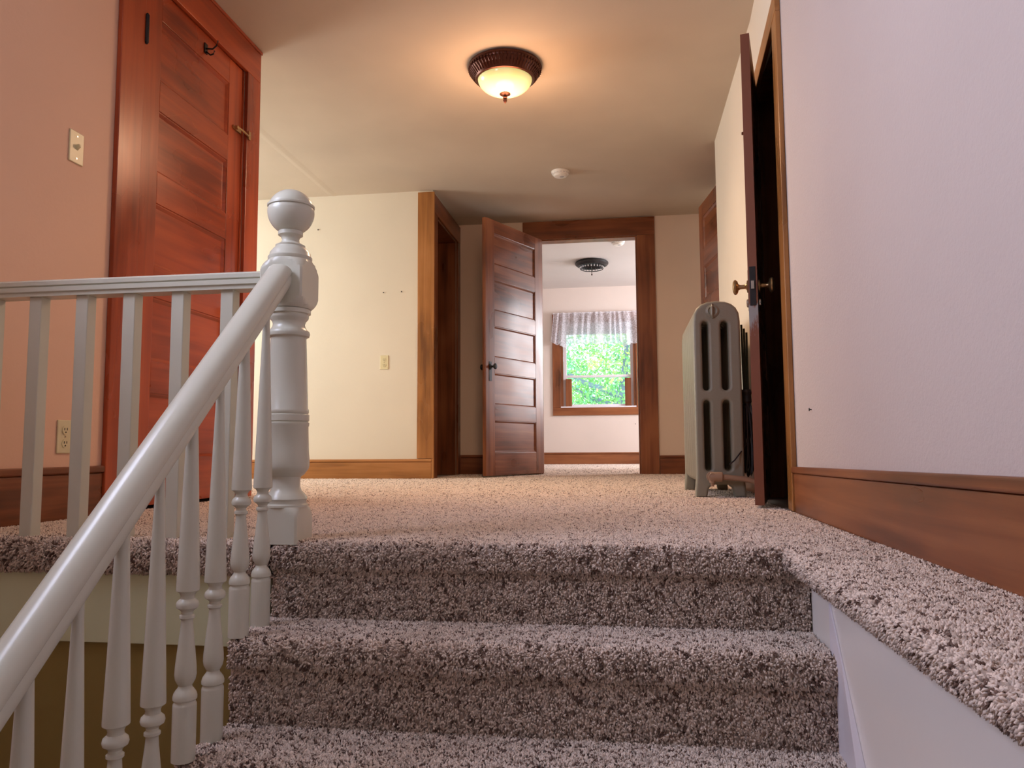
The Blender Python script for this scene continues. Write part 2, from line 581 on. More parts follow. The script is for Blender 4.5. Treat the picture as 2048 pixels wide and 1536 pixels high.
# baseboards
def baseb(name, p, q, nrm, h, th, m, label, z0=-0.004, h2=None):
    # board from p to q (xy) standing proud by th along nrm, small cap bead
    h2 = h2 or h
    b = MB()
    nx, ny = nrm
    for (t, za, zb) in ((th * 0.6, 0.0, 0.86), (th, 0.86, 1.0)):
        b.hexa([(p[0], p[1], z0 + za * h), (q[0], q[1], z0 + za * h2), (q[0] + nx * t, q[1] + ny * t, z0 + za * h2), (p[0] + nx * t, p[1] + ny * t, z0 + za * h)],
               [(p[0], p[1], z0 + zb * h), (q[0], q[1], z0 + zb * h2), (q[0] + nx * t, q[1] + ny * t, z0 + zb * h2), (p[0] + nx * t, p[1] + ny * t, z0 + zb * h)])
    o = b.build(name, m, smooth=0, bevel=0.006, seg=3)
    return tag(o, label, 'baseboard', kind='structure')


baseb('baseboard_right', (0.64, 3.035), (0.64, -1.6), (-1, 0), 0.172, 0.022, M['wood_y'], 'glossy brown baseboard along the right wall above the carpeted ledge', h2=0.235)
baseb('baseboard_left', (-2.0, 2.72), (-2.0, 1.995), (1, 0), 0.19, 0.02, M['wood_y'], 'dark reddish baseboard behind the square landing balusters')
baseb('baseboard_back', (-4.6, 6.31), (-1.60, 6.31), (0, -1), 0.166, 0.022, M['hon_x'], 'honey brown baseboard below the bright back wall')
baseb('baseboard_far_left', (-1.60, 7.37), (-0.96, 7.37), (0, -1), 0.19, 0.02, M['wood_x'], 'reddish baseboard between the closet and the open bedroom door')
baseb('baseboard_far_right', (0.325, 7.37), (0.81, 7.37), (0, -1), 0.178, 0.02, M['wood_x'], 'brown baseboard right of the bedroom door beside the radiator')
baseb('baseboard_bedroom', (-2.3, BY), (2.0, BY), (0, -1), 0.16, 0.02, M['wood_x'], 'baseboard below the bedroom window', z0=0.03)
baseb('baseboard_hall_right', (0.69, 4.06), (0.69, 5.6), (-1, 0), 0.17, 0.02, M['wood_y'], 'baseboard hidden behind the radiator')
baseb('baseboard_closet', (1.82, 2.55), (1.82, 5.5), (-1, 0), 0.17, 0.02, M['iron'], 'dark baseboard inside the narrow closet')


# ------------------------------------------------------------ doors
def leaf(name, parent, Wd, H, T, mats, stile=0.125, toprail=0.15, panels=None, loc=(0, 0, 0), rz=0.0, flip=1, z0=0.012, edge=None):
    """door leaf: x 0..Wd from hinge, y thickness centred, panels as (zb, zt)"""
    mv, mh = mats
    o = MB()
    o.box(0, stile, -T / 2, T / 2, z0, H)
    o.box(Wd - stile, Wd - (0.002 if edge else 0), -T / 2, T / 2, z0, H)
    zs = [z0] + [z for p in panels for z in p] + [H]
    for i in range(0, len(zs), 2):
        o.box(stile, Wd - stile, -T / 2, T / 2, zs[i], zs[i + 1], 1)
    lf = o.build('leaf', [mv, mh], parent, smooth=0, bevel=0.002)
    lf.location = loc
    lf.rotation_euler = (0, 0, rz)
    if edge:
        e = MB()
        e.box(Wd - 0.002, Wd, -T / 2, T / 2, z0, H)
        tag(e.build('leaf_edge', edge, lf, smooth=0), 'worn and scratched door edge')
    for zb, zt in panels:
        p = MB()
        a0, a1 = stile, Wd - stile
        # moulding frame sloping in on both faces, then the flat field
        m_ = 0.02
        for s in (-1, 1):
            y0, y1 = s * (T / 2 - 0.001), s * (T / 2 - 0.013)
            for lvl0, lvl1, yy0, yy1 in ((0, 0.006, s * (T / 2 - 0.004), s * (T / 2 - 0.004)), (0.006, 0.018, s * (T / 2 - 0.004), s * (T / 2 - 0.014))):
                q0 = [(a0 + lvl0, yy0, zb + lvl0), (a1 - lvl0, yy0, zb + lvl0), (a1 - lvl0, yy0, zt - lvl0), (a0 + lvl0, yy0, zt - lvl0)]
                q1 = [(a0 + lvl1, yy1, zb + lvl1), (a1 - lvl1, yy1, zb + lvl1), (a1 - lvl1, yy1, zt - lvl1), (a0 + lvl1, yy1, zt - lvl1)]
                fs_ = [(i, (i + 1) % 4, 4 + (i + 1) % 4, 4 + i) for i in range(4)]
                if s > 0:
                    fs_ = [t[::-1] for t in fs_]
                p.add(q0 + q1, fs_)
            yf = s * (T / 2 - 0.014)
            q = [(a0 + 0.018, yf, zb + 0.018), (a1 - 0.018, yf, zb + 0.018), (a1 - 0.018, yf, zt - 0.018), (a0 + 0.018, yf, zt - 0.018)]
            p.add(q, [(0, 1, 2, 3) if s < 0 else (3, 2, 1, 0)])
        p.build('panel', mh, lf, smooth=0)
    return lf


def knob(parent, x, y, z, s, m, r=0.027, L=0.065):
    """knob whose stem leaves the local y face towards s"""
    k = MB()
    pr = [(0.026, 0), (0.026, 0.004), (0.013, 0.007), (0.009, 0.012), (0.009, L * 0.5), (0.013, L * 0.62), (r * 0.8, L * 0.68), (r, L * 0.78), (r, L * 0.88), (r * 0.75, L * 0.97), (r * 0.3, L), (0.0005, L)]
    k.lathe([(a, s * b_) for a, b_ in pr], (x, y, z), 'y', 20)
    return k.build('knob', m, parent)


PAN = [(0.21, 0.49), (0.625, 0.905), (1.04, 1.32), (1.455, 1.735), (1.87, 2.15)]
# door_1: left wall, closed
d = empty('door_1', (-2.0, LD0, 0))
tag(d, 'tall closed five panel door reddened by warm lamp light on the left wall', 'door', kind='structure')
lf = leaf('door_1', d, LD1 - LD0 - 0.03, 2.285, 0.036, (M['red_z'], M['red_y']), 0.135, panels=PAN, loc=(-0.022, 0.015, 0), rz=R(90))
# leaf material grain: x local is along world y, fine because object coordinates rotate with it
for o_ in [lf] + list(lf.children):
    for i_, mm_ in enumerate(o_.data.materials):
        if mm_ == M['red_y']:
            o_.data.materials[i_] = M['red_x']
cs = MB()
cs.box(0.001, 0.021, -0.15, 0.0, 0.0, 2.285)
cs.box(0.001, 0.021, LD1 - LD0, LD1 - LD0 + 0.145, 0.0, 2.285)
cs.box(0.001, 0.021, -0.15, LD1 - LD0 + 0.145, 2.285, 2.452, 1)
cs.box(0.001, 0.028, -0.155, LD1 - LD0 + 0.150, 2.452, 2.468, 1)
cs.build('casing', [M['red_z'], M['red_y']], d, smooth=0, bevel=0.003)
j = MB()
j.box(-0.139, -0.001, 0.0, 0.013, 0, 2.285)
j.box(-0.139, -0.001, LD1 - LD0 - 0.013, LD1 - LD0, 0, 2.285)
j.box(-0.139, -0.001, 0.013, LD1 - LD0 - 0.013, 2.287, 2.299)
j.build('jamb', M['red_z'], d, smooth=0)
for z in (2.03, 0.25):
    h = MB()
    h.box(-0.004, 0.012, 0.004, 0.018, z - 0.05, z + 0.05)
    h.lathe([(0.004, -0.068), (0.009, -0.06), (0.009, 0.06), (0.004, 0.068)], (0.024, 0.004, z), 'z', 10)
    h.build('hinge', M['iron'], d)
hk = MB()
hk.box(-0.0035, 0.002, 0.49, 0.515, 2.185, 2.235)
hk.tube([(0.0, 0.503, 2.21), (0.035, 0.503, 2.205), (0.055, 0.503, 2.22), (0.062, 0.503, 2.245)], 0.004, 8)
hk.tube([(0.0, 0.503, 2.195), (0.025, 0.503, 2.175), (0.04, 0.503, 2.18), (0.045, 0.503, 2.195)], 0.004, 8)
hk.build('coat_hook', M['iron'], d)
lt = MB()
ly = LD1 - LD0
lt.box(-0.0035, 0.004, ly - 0.11, ly - 0.03, 1.925, 1.943)
lt.lathe([(0.011, 0), (0.011, 0.018), (0.004, 0.022)], (0.002, ly - 0.09, 1.935), 'x', 12)
lt.tube([(0.02, ly - 0.085, 1.935), (0.028, ly - 0.05, 1.93), (0.03, ly - 0.005, 1.925), (0.026, ly + 0.02, 1.935)], 0.005, 8)
lt.box(0.021, 0.030, ly + 0.005, ly + 0.028, 1.91, 1.955)
tag(lt.build('latch', M['brass'], d), 'small brass hook latch')
kn = MB()
kn.lathe([(0.024, 0), (0.022, 0.005), (0.01, 0.01), (0.01, 0.035), (0.026, 0.045), (0.028, 0.058), (0.018, 0.068), (0.0005, 0.07)], (-0.004, ly - 0.075, 0.95), 'x', 20)
kn.build('knob', M['iron'], d)

# door_2: narrow door on right, ajar towards us
d = empty('door_2', (0.64, 3.03, 0))
tag(d, 'narrow dark brown door standing open edge on beside the radiator', 'door', kind='structure')
hx, hy = 0.690, 3.935
fx, fy = 0.527, 3.19
Lw = math.hypot(fx - hx, fy - hy)
ang = math.atan2(fy - hy, fx - hx)
P2 = [(0.20, 0.44), (0.56, 0.80), (0.92, 1.16), (1.28, 1.52), (1.64, 1.86)]
lf2 = leaf('door_2', d, Lw, 1.965, 0.036, (M['wood_z'], M['wood_x']), 0.11, panels=P2, loc=(hx - 0.64, hy - 3.03, 0), rz=ang, edge=M['worn'])
bt = MB()
bt.box(Lw + 0.003, Lw + 0.012, -0.006, 0.006, 0.882, 0.915)
bt.build('latch_bolt', M['nickel'], lf2, smooth=0)
# lock plates and knobs, on both faces of the leaf
for s in (-1, 1):
    pl = MB()
    yy = s * 0.018
    pl.box(Lw - 0.075, Lw - 0.035, min(yy, yy + s * 0.003), max(yy, yy + s * 0.003), 0.80, 0.97)
    po = pl.build('lock_plate', M['iron'], lf2, bevel=0.001)
    knob(lf2, Lw - 0.055, yy + s * 0.003, 0.905, s, M['brass'], 0.031, 0.062)
    ky = MB()
    ky.lathe([(0.017, 0), (0.017, s * 0.006), (0.012, s * 0.008)], (Lw - 0.055, yy + s * 0.003, 0.835), 'y', 16)
    ky.build('keyhole_cover', M['nickel'], lf2)
fp = MB()
fp.box(Lw, Lw + 0.003, -0.012, 0.012, 0.815, 0.975)
tag(fp.build('latch_plate', M['iron'], lf2, bevel=0.0008), 'worn metal latch plate')
cs = MB()
TH = 0.02


def ln(y):  # wall face x relative to door_2 origin
    return wx(y) - 0.64


def cbox(mb, ya_, yb_, za, zb, mi=0, th=TH):
    mb.hexa([(ln(ya_ + 3.03) - th, ya_, za), (ln(ya_ + 3.03) - 0.001, ya_, za), (ln(yb_ + 3.03) - 0.001, yb_, za), (ln(yb_ + 3.03) - th, yb_, za)],
            [(ln(ya_ + 3.03) - th, ya_, zb), (ln(ya_ + 3.03) - 0.001, ya_, zb), (ln(yb_ + 3.03) - 0.001, yb_, zb), (ln(yb_ + 3.03) - th, yb_, zb)], mi)


cbox(cs, 0.0, 0.115, 0.0, 1.965)
cbox(cs, 0.875, 0.97, 0.0, 1.965)
cbox(cs, 0.0, 0.97, 1.965, 2.055, 1, 0.021)
cs.build('casing', [M['hon_z'], M['hon_y']], d, smooth=0, bevel=0.003)
j = MB()
j.box(0.008, 0.139, 0.1205, 0.133, 0, 1.974)
j.box(0.05, 0.139, 0.857, 0.8695, 0, 1.974)
j.box(0.03, 0.139, 0.133, 0.857, 1.968, 1.9745)
j.build('jamb', M['wood_z'], d, smooth=0)
for z in (1.7, 0.3):
    h = MB()
    h.lathe([(0.006, -0.045), (0.006, 0.045)], (hx - 0.64 - 0.012, hy - 3.03 + 0.012, z), 'z', 10)
    h.build('hinge', M['iron'], d)

# door_3: closet doorway, frame only
d = empty('door_3', (-1.60, CO0, 0))
tag(d, 'dark open closet doorway framed in red brown wood left of the bedroom door', 'doorway', kind='structure')
cs = MB()
cs.box(0.001, 0.021, -0.11, 0.0, 0.0, 2.27)
cs.box(0.001, 0.021, CO1 - CO0, CO1 - CO0 + 0.11, 0.0, 2.27)
cs.box(0.001, 0.0215, -0.11, CO1 - CO0 + 0.11, 2.27, 2.44, 1)
cs.build('casing', [M['wood_z'], M['wood_y']], d, smooth=0, bevel=0.003)
cb = MB()
cb.box(-0.125, 0.021, -0.133, -0.111, 0.165, 2.452)
cb.box(0.001, 0.0215, -0.1335, -0.1105, -0.004, 0.165)
tag(cb.build('corner_board', M['hon_z'], d, smooth=0, bevel=0.003), 'honey coloured board facing the hall')
j = MB()
j.box(-0.18, -0.001, CO1 - CO0 - 0.014, CO1 - CO0 - 0.001, 0, 2.255)
j.box(-0.18, -0.001, 0.0, CO1 - CO0, 2.256, 2.268)
j.box(-0.18, -0.001, 0.001, 0.014, 0, 2.255)
j.build('jamb', M['wood_z'], d, smooth=0)

# door_4: bedroom door, open into the hall
d = empty('door_4', (FO0, 7.37, 0))
tag(d, 'open five panel brown door hinged left of the bedroom doorway', 'door', kind='structure')
ang = math.atan2(6.49 - 7.325, -1.175 + 0.765)
lf4 = leaf('door_4', d, 0.925, 2.27, 0.036, (M['wood_z'], M['wood_x']), 0.13, panels=PAN, loc=(0.012, -0.045, 0), rz=ang, edge=M['wood_z'])
for s in (-1, 1):
    yy = s * 0.018
    pl = MB()
    pl.box(0.925 - 0.085, 0.925 - 0.045, min(yy, yy + s * 0.003), max(yy, yy + s * 0.003), 0.83, 1.0)
    pl.build('lock_plate', M['iron'], lf4, bevel=0.001)
    knob(lf4, 0.925 - 0.065, yy + s * 0.003, 0.955, s, M['iron'], 0.026, 0.06)
cs = MB()
cs.box(-0.165, 0.0, -0.021, -0.001, 0.0, 2.285)
cs.box(FO1 - FO0, FO1 - FO0 + 0.17, -0.021, -0.001, 0.0, 2.285)
cs.box(-0.165, FO1 - FO0 + 0.17, -0.022, -0.001, 2.285, 2.462, 1)
cs.build('casing', [M['wood_z'], M['wood_x']], d, smooth=0, bevel=0.003)
j = MB()
j.box(0.001, 0.013, 0.0, 0.12, 0, 2.272)
j.box(FO1 - FO0 - 0.013, FO1 - FO0 - 0.001, 0.0, 0.12, 0, 2.272)
j.box(0.001, FO1 - FO0 - 0.001, 0.0, 0.12, 2.272, 2.2845)
j.build('jamb', M['wood_z'], d, smooth=0)
h = MB()
h.box(FO1 - FO0 - 0.0165, FO1 - FO0 - 0.0132, 0.02, 0.05, 0.9, 1.0)
h.build('strike_plate', M['nickel'], d)

# door_5: recessed right door, slightly ajar
d = empty('door_5', (0.812, 5.68, 0))
tag(d, 'panelled brown door ajar past the radiator at the right end of the hall', 'door', kind='structure')
lf5 = leaf('door_5', d, 0.80, 2.255, 0.036, (M['wood_z'], M['wood_x']), 0.115, panels=[(a, b_ - 0.01) for a, b_ in PAN], loc=(-0.028, 0.015, 0), rz=math.atan2(0.795, -0.115))
cs = MB()
cs.box(-0.021, -0.001, 0.82, 0.95, 0.0, 2.28)
cs.box(-0.021, -0.001, -0.07, 0.95, 2.28, 2.44, 1)
cs.build('casing', [M['wood_z'], M['wood_y']], d, smooth=0, bevel=0.003)


# ------------------------------------------------------------ windows
def sashwin(name, loc, rz, Wd, z0, z1, label, wood_=True, parts=None, cw=0.11, panes=True):
    """double hung window; local x along wall, y outward (into wall), room side is -y"""
    e = empty(name, loc, rz)
    tag(e, label, 'window', kind='structure')
    mv, mh = (M['wood_z'], M['wood_x'])
    cs = MB()
    cs.box(-cw, 0, -0.021, -0.001, z0, z1)
    cs.box(Wd, Wd + cw, -0.021, -0.001, z0, z1)
    cs.box(-cw, Wd + cw, -0.021, -0.001, z1, z1 + cw, 1)
    cs.box(-cw, Wd + cw, -0.021, -0.001, z0 - cw * 0.95, z0, 1)
    cs.build('window_casing', [mv, mh], e, smooth=0, bevel=0.003)
    jb = MB()
    for (a0, a1, y0, y1) in ((0.001, 0.02, 0.0, 0.149), (0.02, 0.035, 0.0, 0.02), (0.02, 0.03, 0.03, 0.05)):
        jb.box(a0, a1, y0, y1, z0, z1)
        jb.box(Wd - a1, Wd - a0, y0, y1, z0, z1)
    jb.box(0.02, Wd - 0.02, 0.0, 0.149, z1 - 0.02, z1 - 0.001)
    jb.build('window_jamb', mv, e, smooth=0)
    si = MB()
    si.box(0.0, Wd, -0.03, 0.149, z0 - 0.0005, z0 + 0.018)
    si.build('window_sill', M['sash'] if wood_ else mv, e, smooth=0, bevel=0.002)
    zm = z0 + (z1 - z0) * 0.36
    for (n_, a, b_, y, fr) in (('lower_sash', z0 + 0.018, zm + 0.02, 0.055, 0.055), ('upper_sash', zm - 0.012, z1 - 0.02, 0.095, 0.045)):
        s = MB()
        s.box(0.03, 0.03 + fr, y, y + 0.035, a, b_)
        s.box(Wd - 0.03 - fr, Wd - 0.03, y, y + 0.035, a, b_)
        s.box(0.03 + fr, Wd - 0.03 - fr, y, y + 0.035, a, a + 0.03)
        s.box(0.03 + fr, Wd - 0.03 - fr, y, y + 0.035, b_ - 0.03, b_)
        so = s.build(n_, M['sash'], e, smooth=0, bevel=0.002)
        g = MB()
        g.box(0.03 + fr - 0.005, Wd - 0.03 - fr + 0.005, y + 0.015, y + 0.019, a + 0.025, b_ - 0.025)
        g.build('pane', M['glass'], so, smooth=0)
    return e


w1 = sashwin('window_1', (WX0, BY, 0), 0, WX1 - WX0, WZ0, WZ1, 'bedroom window framed in brown wood with green trees outside')
sb = None
for x0 in (0.066, WX1 - WX0 - 0.066 - 0.085):
    sb = MB()
    sb.box(x0, x0 + 0.085, 0.012, 0.040, WZ0 + 0.02, WZ0 + 0.40)
    tag(sb.build('side_board', M['wood_z'], w1, smooth=0, bevel=0.002), 'brown board standing against the lower sash')
rs = MB()
rs.box(0.04, WX1 - WX0 - 0.04, 0.028, 0.034, 1.83, WZ1 - 0.02)
rs.box(0.04, WX1 - WX0 - 0.04, 0.024, 0.038, 1.815, 1.835)
tag(rs.build('roller_shade', M['shade'], w1, smooth=0), 'grey roller shade pulled mostly up')
sashwin('window_2', (-4.6, AW[0], 0), R(90), AW[1] - AW[0], AW[2], AW[3], 'daylight window at the end of the alcove')
sashwin('window_3', (-2.0, SW[0], 0), R(90), SW[1] - SW[0], SW[2], SW[3], 'stairwell window on the left wall beside the viewpoint')
sashwin('added_window', (2.0, 9.8, 0), R(-90), 1.4, 0.75, 2.25, 'added unseen side window letting fill light into the far bedroom')  # out of view window added to pass the bedroom fill light

# lace valance: gathered sheer, with rod
va = empty('valance', (WX0 - 0.10, BY - 0.05, 2.10))
tag(va, 'sheer white lace valance gathered across the top of the bedroom window', 'curtain')
wv = WX1 - WX0 + 0.14
n_, mrows = 240, 16
vs, fs = [], []
for jx in range(mrows + 1):
    v_ = jx / mrows
    for i in range(n_ + 1):
        u = i / n_
        fold = math.sin(u * 2 * math.pi * 11 + 2.2 * math.sin(u * 17) + 1.5 * math.sin(u * 7.3)) * (0.007 + 0.028 * v_) + 0.006 * math.sin(u * 97) * (1 - v_)
        sp = (u - 0.5) * (0.97 + 0.07 * v_) + 0.5
        edge = 0.425 + 0.025 * abs(math.sin(u * math.pi * 9)) + (0.035 if (0.10 < u < 0.2 or 0.8 < u < 0.9) else 0.0)
        if u < 0.08:
            edge -= 0.03 * (0.08 - u) / 0.08
        vs.append((sp * wv + 0.003 * math.sin(40 * u), -0.02 + fold - 0.015 * v_, 0.01 - edge * v_))
for jx in range(mrows):
    for i in range(n_):
        a = jx * (n_ + 1) + i
        fs.append((a, a + 1, a + n_ + 2, a + n_ + 1))
mb = MB()
mb.add(vs, fs)
mb.build('lace_panel', M['lace'], va)
rd = MB()
rd.tube([(0, 0.026, 0), (0, -0.012, 0), (wv, -0.012, 0), (wv, 0.026, 0)], 0.005, 8)
rd.build('curtain_rod', M['sash'], va)


# ------------------------------------------------------------ railing
def newel():
    cx, cy = -0.925, 2.022
    e = empty('newel_post', (cx, cy, 0))
    tag(e, 'thick turned white newel post with ball top at the head of the stairs', 'newel post')
    b = MB()
    b.lathe([(0.09, -0.01)] + [(math.sqrt(0.080 ** 2 - (z - 0.035) ** 2), z) for z in np.linspace(0.036, 0.0875, 8)], sq=0.056, seg=64)
    b.build('base_block', M['white'], e, smooth=28)
    s = MB()
    s.lathe([(0.060, 0.087), (0.060, 0.092), (0.0555, 0.096), (0.0555, 0.103), (0.058, 0.108), (0.0555, 0.114), (0.050, 0.122), (0.042, 0.130), (0.0385, 0.140), (0.038, 0.160),
             (0.040, 0.168), (0.049, 0.174), (0.053, 0.180), (0.0595, 0.188), (0.062, 0.198), (0.062, 0.215), (0.060, 0.235), (0.0575, 0.305),
             (0.0595, 0.309), (0.0595, 0.316), (0.056, 0.319), (0.0595, 0.322), (0.0595, 0.338), (0.0555, 0.341), (0.058, 0.344), (0.058, 0.352), (0.0555, 0.356), (0.052, 0.46), (0.0485, 0.550),
             (0.049, 0.553), (0.056, 0.557), (0.058, 0.564), (0.056, 0.571), (0.050, 0.576), (0.045, 0.584), (0.0435, 0.592), (0.046, 0.600), (0.0525, 0.607), (0.054, 0.613), (0.053, 0.619), (0.059, 0.621), (0.059, 0.632), (0.054, 0.634)], seg=48)
    s.build('turned_shaft', M['white'], e, smooth=40)
    k = MB()
    pr = [(0.054, 0.632)]
    for i in range(17):
        z = 0.634 + (0.772 - 0.634) * i / 16
        pr.append((math.sqrt(0.0917 ** 2 - (z - 0.703) ** 2), z))
    k.lathe(pr, sq=0.0615, seg=72)
    k.build('rail_block', M['white'], e, smooth=24)
    t = MB()
    pr = [(0.057, 0.768), (0.0605, 0.776), (0.0605, 0.782), (0.057, 0.786), (0.055, 0.795), (0.046, 0.806), (0.040, 0.812), (0.041, 0.816), (0.033, 0.820), (0.025, 0.826), (0.0235, 0.834), (0.027, 0.842), (0.034, 0.846), (0.034, 0.856), (0.031, 0.858)]
    zc, rr = 0.913, 0.0645
    for i in range(26):
        a = R(-60 + 150 * i / 25)
        z = zc + rr * math.sin(a)
        r_ = rr * math.cos(a)
        if abs(z - (zc + 0.012)) < 0.004:
            r_ -= 0.002
        pr.append((r_, z))
    t.lathe(pr, seg=48)
    g = t
    # bead ring around the ball
    g.lathe([(rr * 0.97, 0.925), (rr * 1.01, 0.927), (rr * 1.01, 0.932), (rr * 0.955, 0.934)], seg=48, cap=False)
    g.build('ball_top', M['white'], e, smooth=40)
    return e


newel()
# sloping handrail
slope = 0.905
ya_, yb_ = 1.984, 0.25


def zb_(y):
    return 0.552 + slope * (y - 1.822)


hr = MB()
ct = 1 / math.sqrt(1 + slope * slope)
Hh = 0.085 * ct
prof = [(-0.024, 0), (-0.032, 0.010), (-0.034, 0.022), (-0.031, 0.030), (-0.035, 0.036), (-0.034, 0.046), (-0.026, 0.056), (-0.012, Hh), (0.012, Hh), (0.026, 0.056), (0.034, 0.046), (0.035, 0.036), (0.031, 0.030), (0.034, 0.022), (0.032, 0.010), (0.024, 0)]
hr.sweep(prof, [(-0.925, yb_, zb_(yb_)), (-0.925, ya_, zb_(ya_))], (0, 0, 1))
tag(hr.build('stair_handrail', M['white'], smooth=50), 'wide sloping white handrail descending from the newel post', 'handrail')
# turned balusters
BP = [(0.0240, 0.0), (0.0240, 0.112), (0.0235, 0.116), (0.0215, 0.119), (0.0215, 0.122), (0.0243, 0.125), (0.0245, 0.131), (0.0225, 0.138), (0.0185, 0.144), (0.0145, 0.149), (0.0138, 0.153), (0.0165, 0.157), (0.0205, 0.165), (0.0222, 0.175), (0.0215, 0.19), (0.0180, 0.225), (0.0130, 0.270), (0.0118, 0.287), (0.0125, 0.289), (0.0155, 0.292), (0.0155, 0.297), (0.0120, 0.300), (0.0118, 0.305), (0.0155, 0.309), (0.0215, 0.313), (0.0232, 0.319), (0.0215, 0.326), (0.0150, 0.332), (0.0140, 0.338), (0.0165, 0.344), (0.0235, 0.349), (0.0238, 0.352)]
proto = None
ylist = [1.885 - 0.1115 * k for k in range(0, 12)]
ordw = ['first turned white baluster below the newel post, at the back of the highest step', 'second turned white baluster below the newel post, at the front of the highest step',
        'third turned white baluster down from the newel post', 'fourth turned white baluster down from the newel post, above the second step', 'fifth turned white baluster down from the newel post', 'sixth turned white baluster down from the newel post',
        'seventh turned white baluster down from the newel post', 'eighth turned white baluster down from the newel post', 'lowest visible turned white baluster at the left picture edge']
for k in range(9):
    y = ylist[k]
    step = k // 2
    zt = -0.2 * (step + 1) - 0.004
    top = zb_(y) + 0.012
    b = MB()
    pr = list(BP)
    Ht = top - zt
    pr += [(max(0.0085, 0.0238 - 0.0148 * (h_ - 0.352) / 0.42), h_) for h_ in np.linspace(0.40, Ht, 8)]
    b.lathe(pr, seg=28)
    o = b.build('turned_baluster', M['white'], smooth=35)
    o.location = (-0.925, y, zt)
    tag(o, ordw[k], 'baluster', 'turned balusters of the stair rail')
# level landing rail
lr = MB()
pr = [(-0.028, 0), (-0.028, 0.010), (-0.033, 0.013), (-0.033, 0.026), (-0.029, 0.028), (-0.034, 0.031), (-0.034, 0.042), (-0.026, 0.048), (0.026, 0.048), (0.034, 0.042), (0.034, 0.031), (0.029, 0.028), (0.033, 0.026), (0.033, 0.013), (0.028, 0.010), (0.028, 0)]
lr.sweep(pr, [(-1.998, 2.022, 0.693), (-0.987, 2.022, 0.693)], (0, 0, 1))
tag(lr.build('landing_rail', M['white'], smooth=20), 'level grooved white rail from the left wall to the newel post', 'handrail')
sqn = ['square white landing baluster at the left picture edge', 'second square white landing baluster from the left, before the light outlet', 'third square white landing baluster from the left', 'fourth square white landing baluster from the left, before the door casing',
       'fifth square white landing baluster, before the door panels', 'square white landing baluster nearest the newel post']
sq = None
for k, x0 in enumerate((-1.872, -1.722, -1.572, -1.423, -1.272, -1.122)):
    if sq is None:
        b = MB()
        b.box(-0.019, 0.019, -0.019, 0.019, -0.004, 0.6935)
        sq = b.build('square_baluster', M['white'], smooth=0, bevel=0.002)
        o = sq
    else:
        o = sq.copy()
        C.objects.link(o)
    o.location = (x0 + 0.019, 2.022, 0)
    tag(o, sqn[k], 'baluster', 'square balusters of the landing rail')

# ------------------------------------------------------------ radiator
ra = empty('radiator', (0.463, 3.90, 0))
tag(ra, 'tall cast iron column radiator painted grey green against the right wall', 'radiator')


def section_mesh(legs):
    cu = bpy.data.curves.new('section', 'CURVE')
    cu.dimensions = '2D'
    cu.fill_mode = 'BOTH'
    cu.extrude = 0.0148
    cu.bevel_depth = 0.014
    cu.bevel_resolution = 4
    cu.offset = -0.012
    hw = 0.113
    out = []
    zb = 0.075
    # outline: bottom left, up, arched top, down, bottom
    if legs:
        out += [(-hw - 0.006, 0.0), (-hw - 0.004, 0.05)]
    out += [(-hw, 0.10), (-hw, 0.86)]
    for i in range(0, 11):
        a = math.pi - math.pi * i / 10
        out.append((hw * (abs(math.cos(a)) ** 0.8) * (1 if math.cos(a) > 0 else -1), 0.868 + 0.102 * (math.sin(a) ** 0.8)))
    out += [(hw, 0.86), (hw, 0.10)]
    if legs:
        out += [(hw + 0.004, 0.05), (hw + 0.006, 0.0), (hw - 0.045, 0.0), (hw - 0.055, 0.045), (hw - 0.075, 0.062), (-hw + 0.075, 0.062), (-hw + 0.055, 0.045), (-hw + 0.045, 0.0)]
    else:
        out += [(hw - 0.02, 0.075), (-hw + 0.02, 0.075)]

    def spl(pts):
        s = cu.splines.new('POLY')
        s.points.add(len(pts) - 1)
        for p, q in zip(s.points, pts):
            p.co = (q[0], q[1], 0, 1)
        s.use_cyclic_u = True

    spl(out)
    for (x0, x1) in ((-0.078, -0.034), (0.014, 0.062)):
        for (z0, z1) in ((0.125, 0.478), (0.522, 0.872)):
            xc, hwid = (x0 + x1) / 2, (x1 - x0) / 2 - 0.004
            pts = []
            for i in range(7):
                a = math.pi * i / 6
                pts.append((xc - hwid * math.cos(a), z1 - hwid + hwid * math.sin(a)))
            for i in range(7):
                a = math.pi * i / 6
                pts.append((xc + hwid * math.cos(a), z0 + hwid - hwid * math.sin(a)))
            spl(pts)
    ob = bpy.data.objects.new('tmp', cu)
    C.objects.link(ob)
    dg = bpy.context.evaluated_depsgraph_get()
    me = bpy.data.meshes.new_from_object(ob.evaluated_get(dg))
    bpy.data.objects.remove(ob)
    me.materials.clear()
    me.materials.append(M['rad'])
    me.polygons.foreach_set('use_smooth', [True] * len(me.polygons))
    me.set_sharp_from_angle(angle=R(50))
    return me


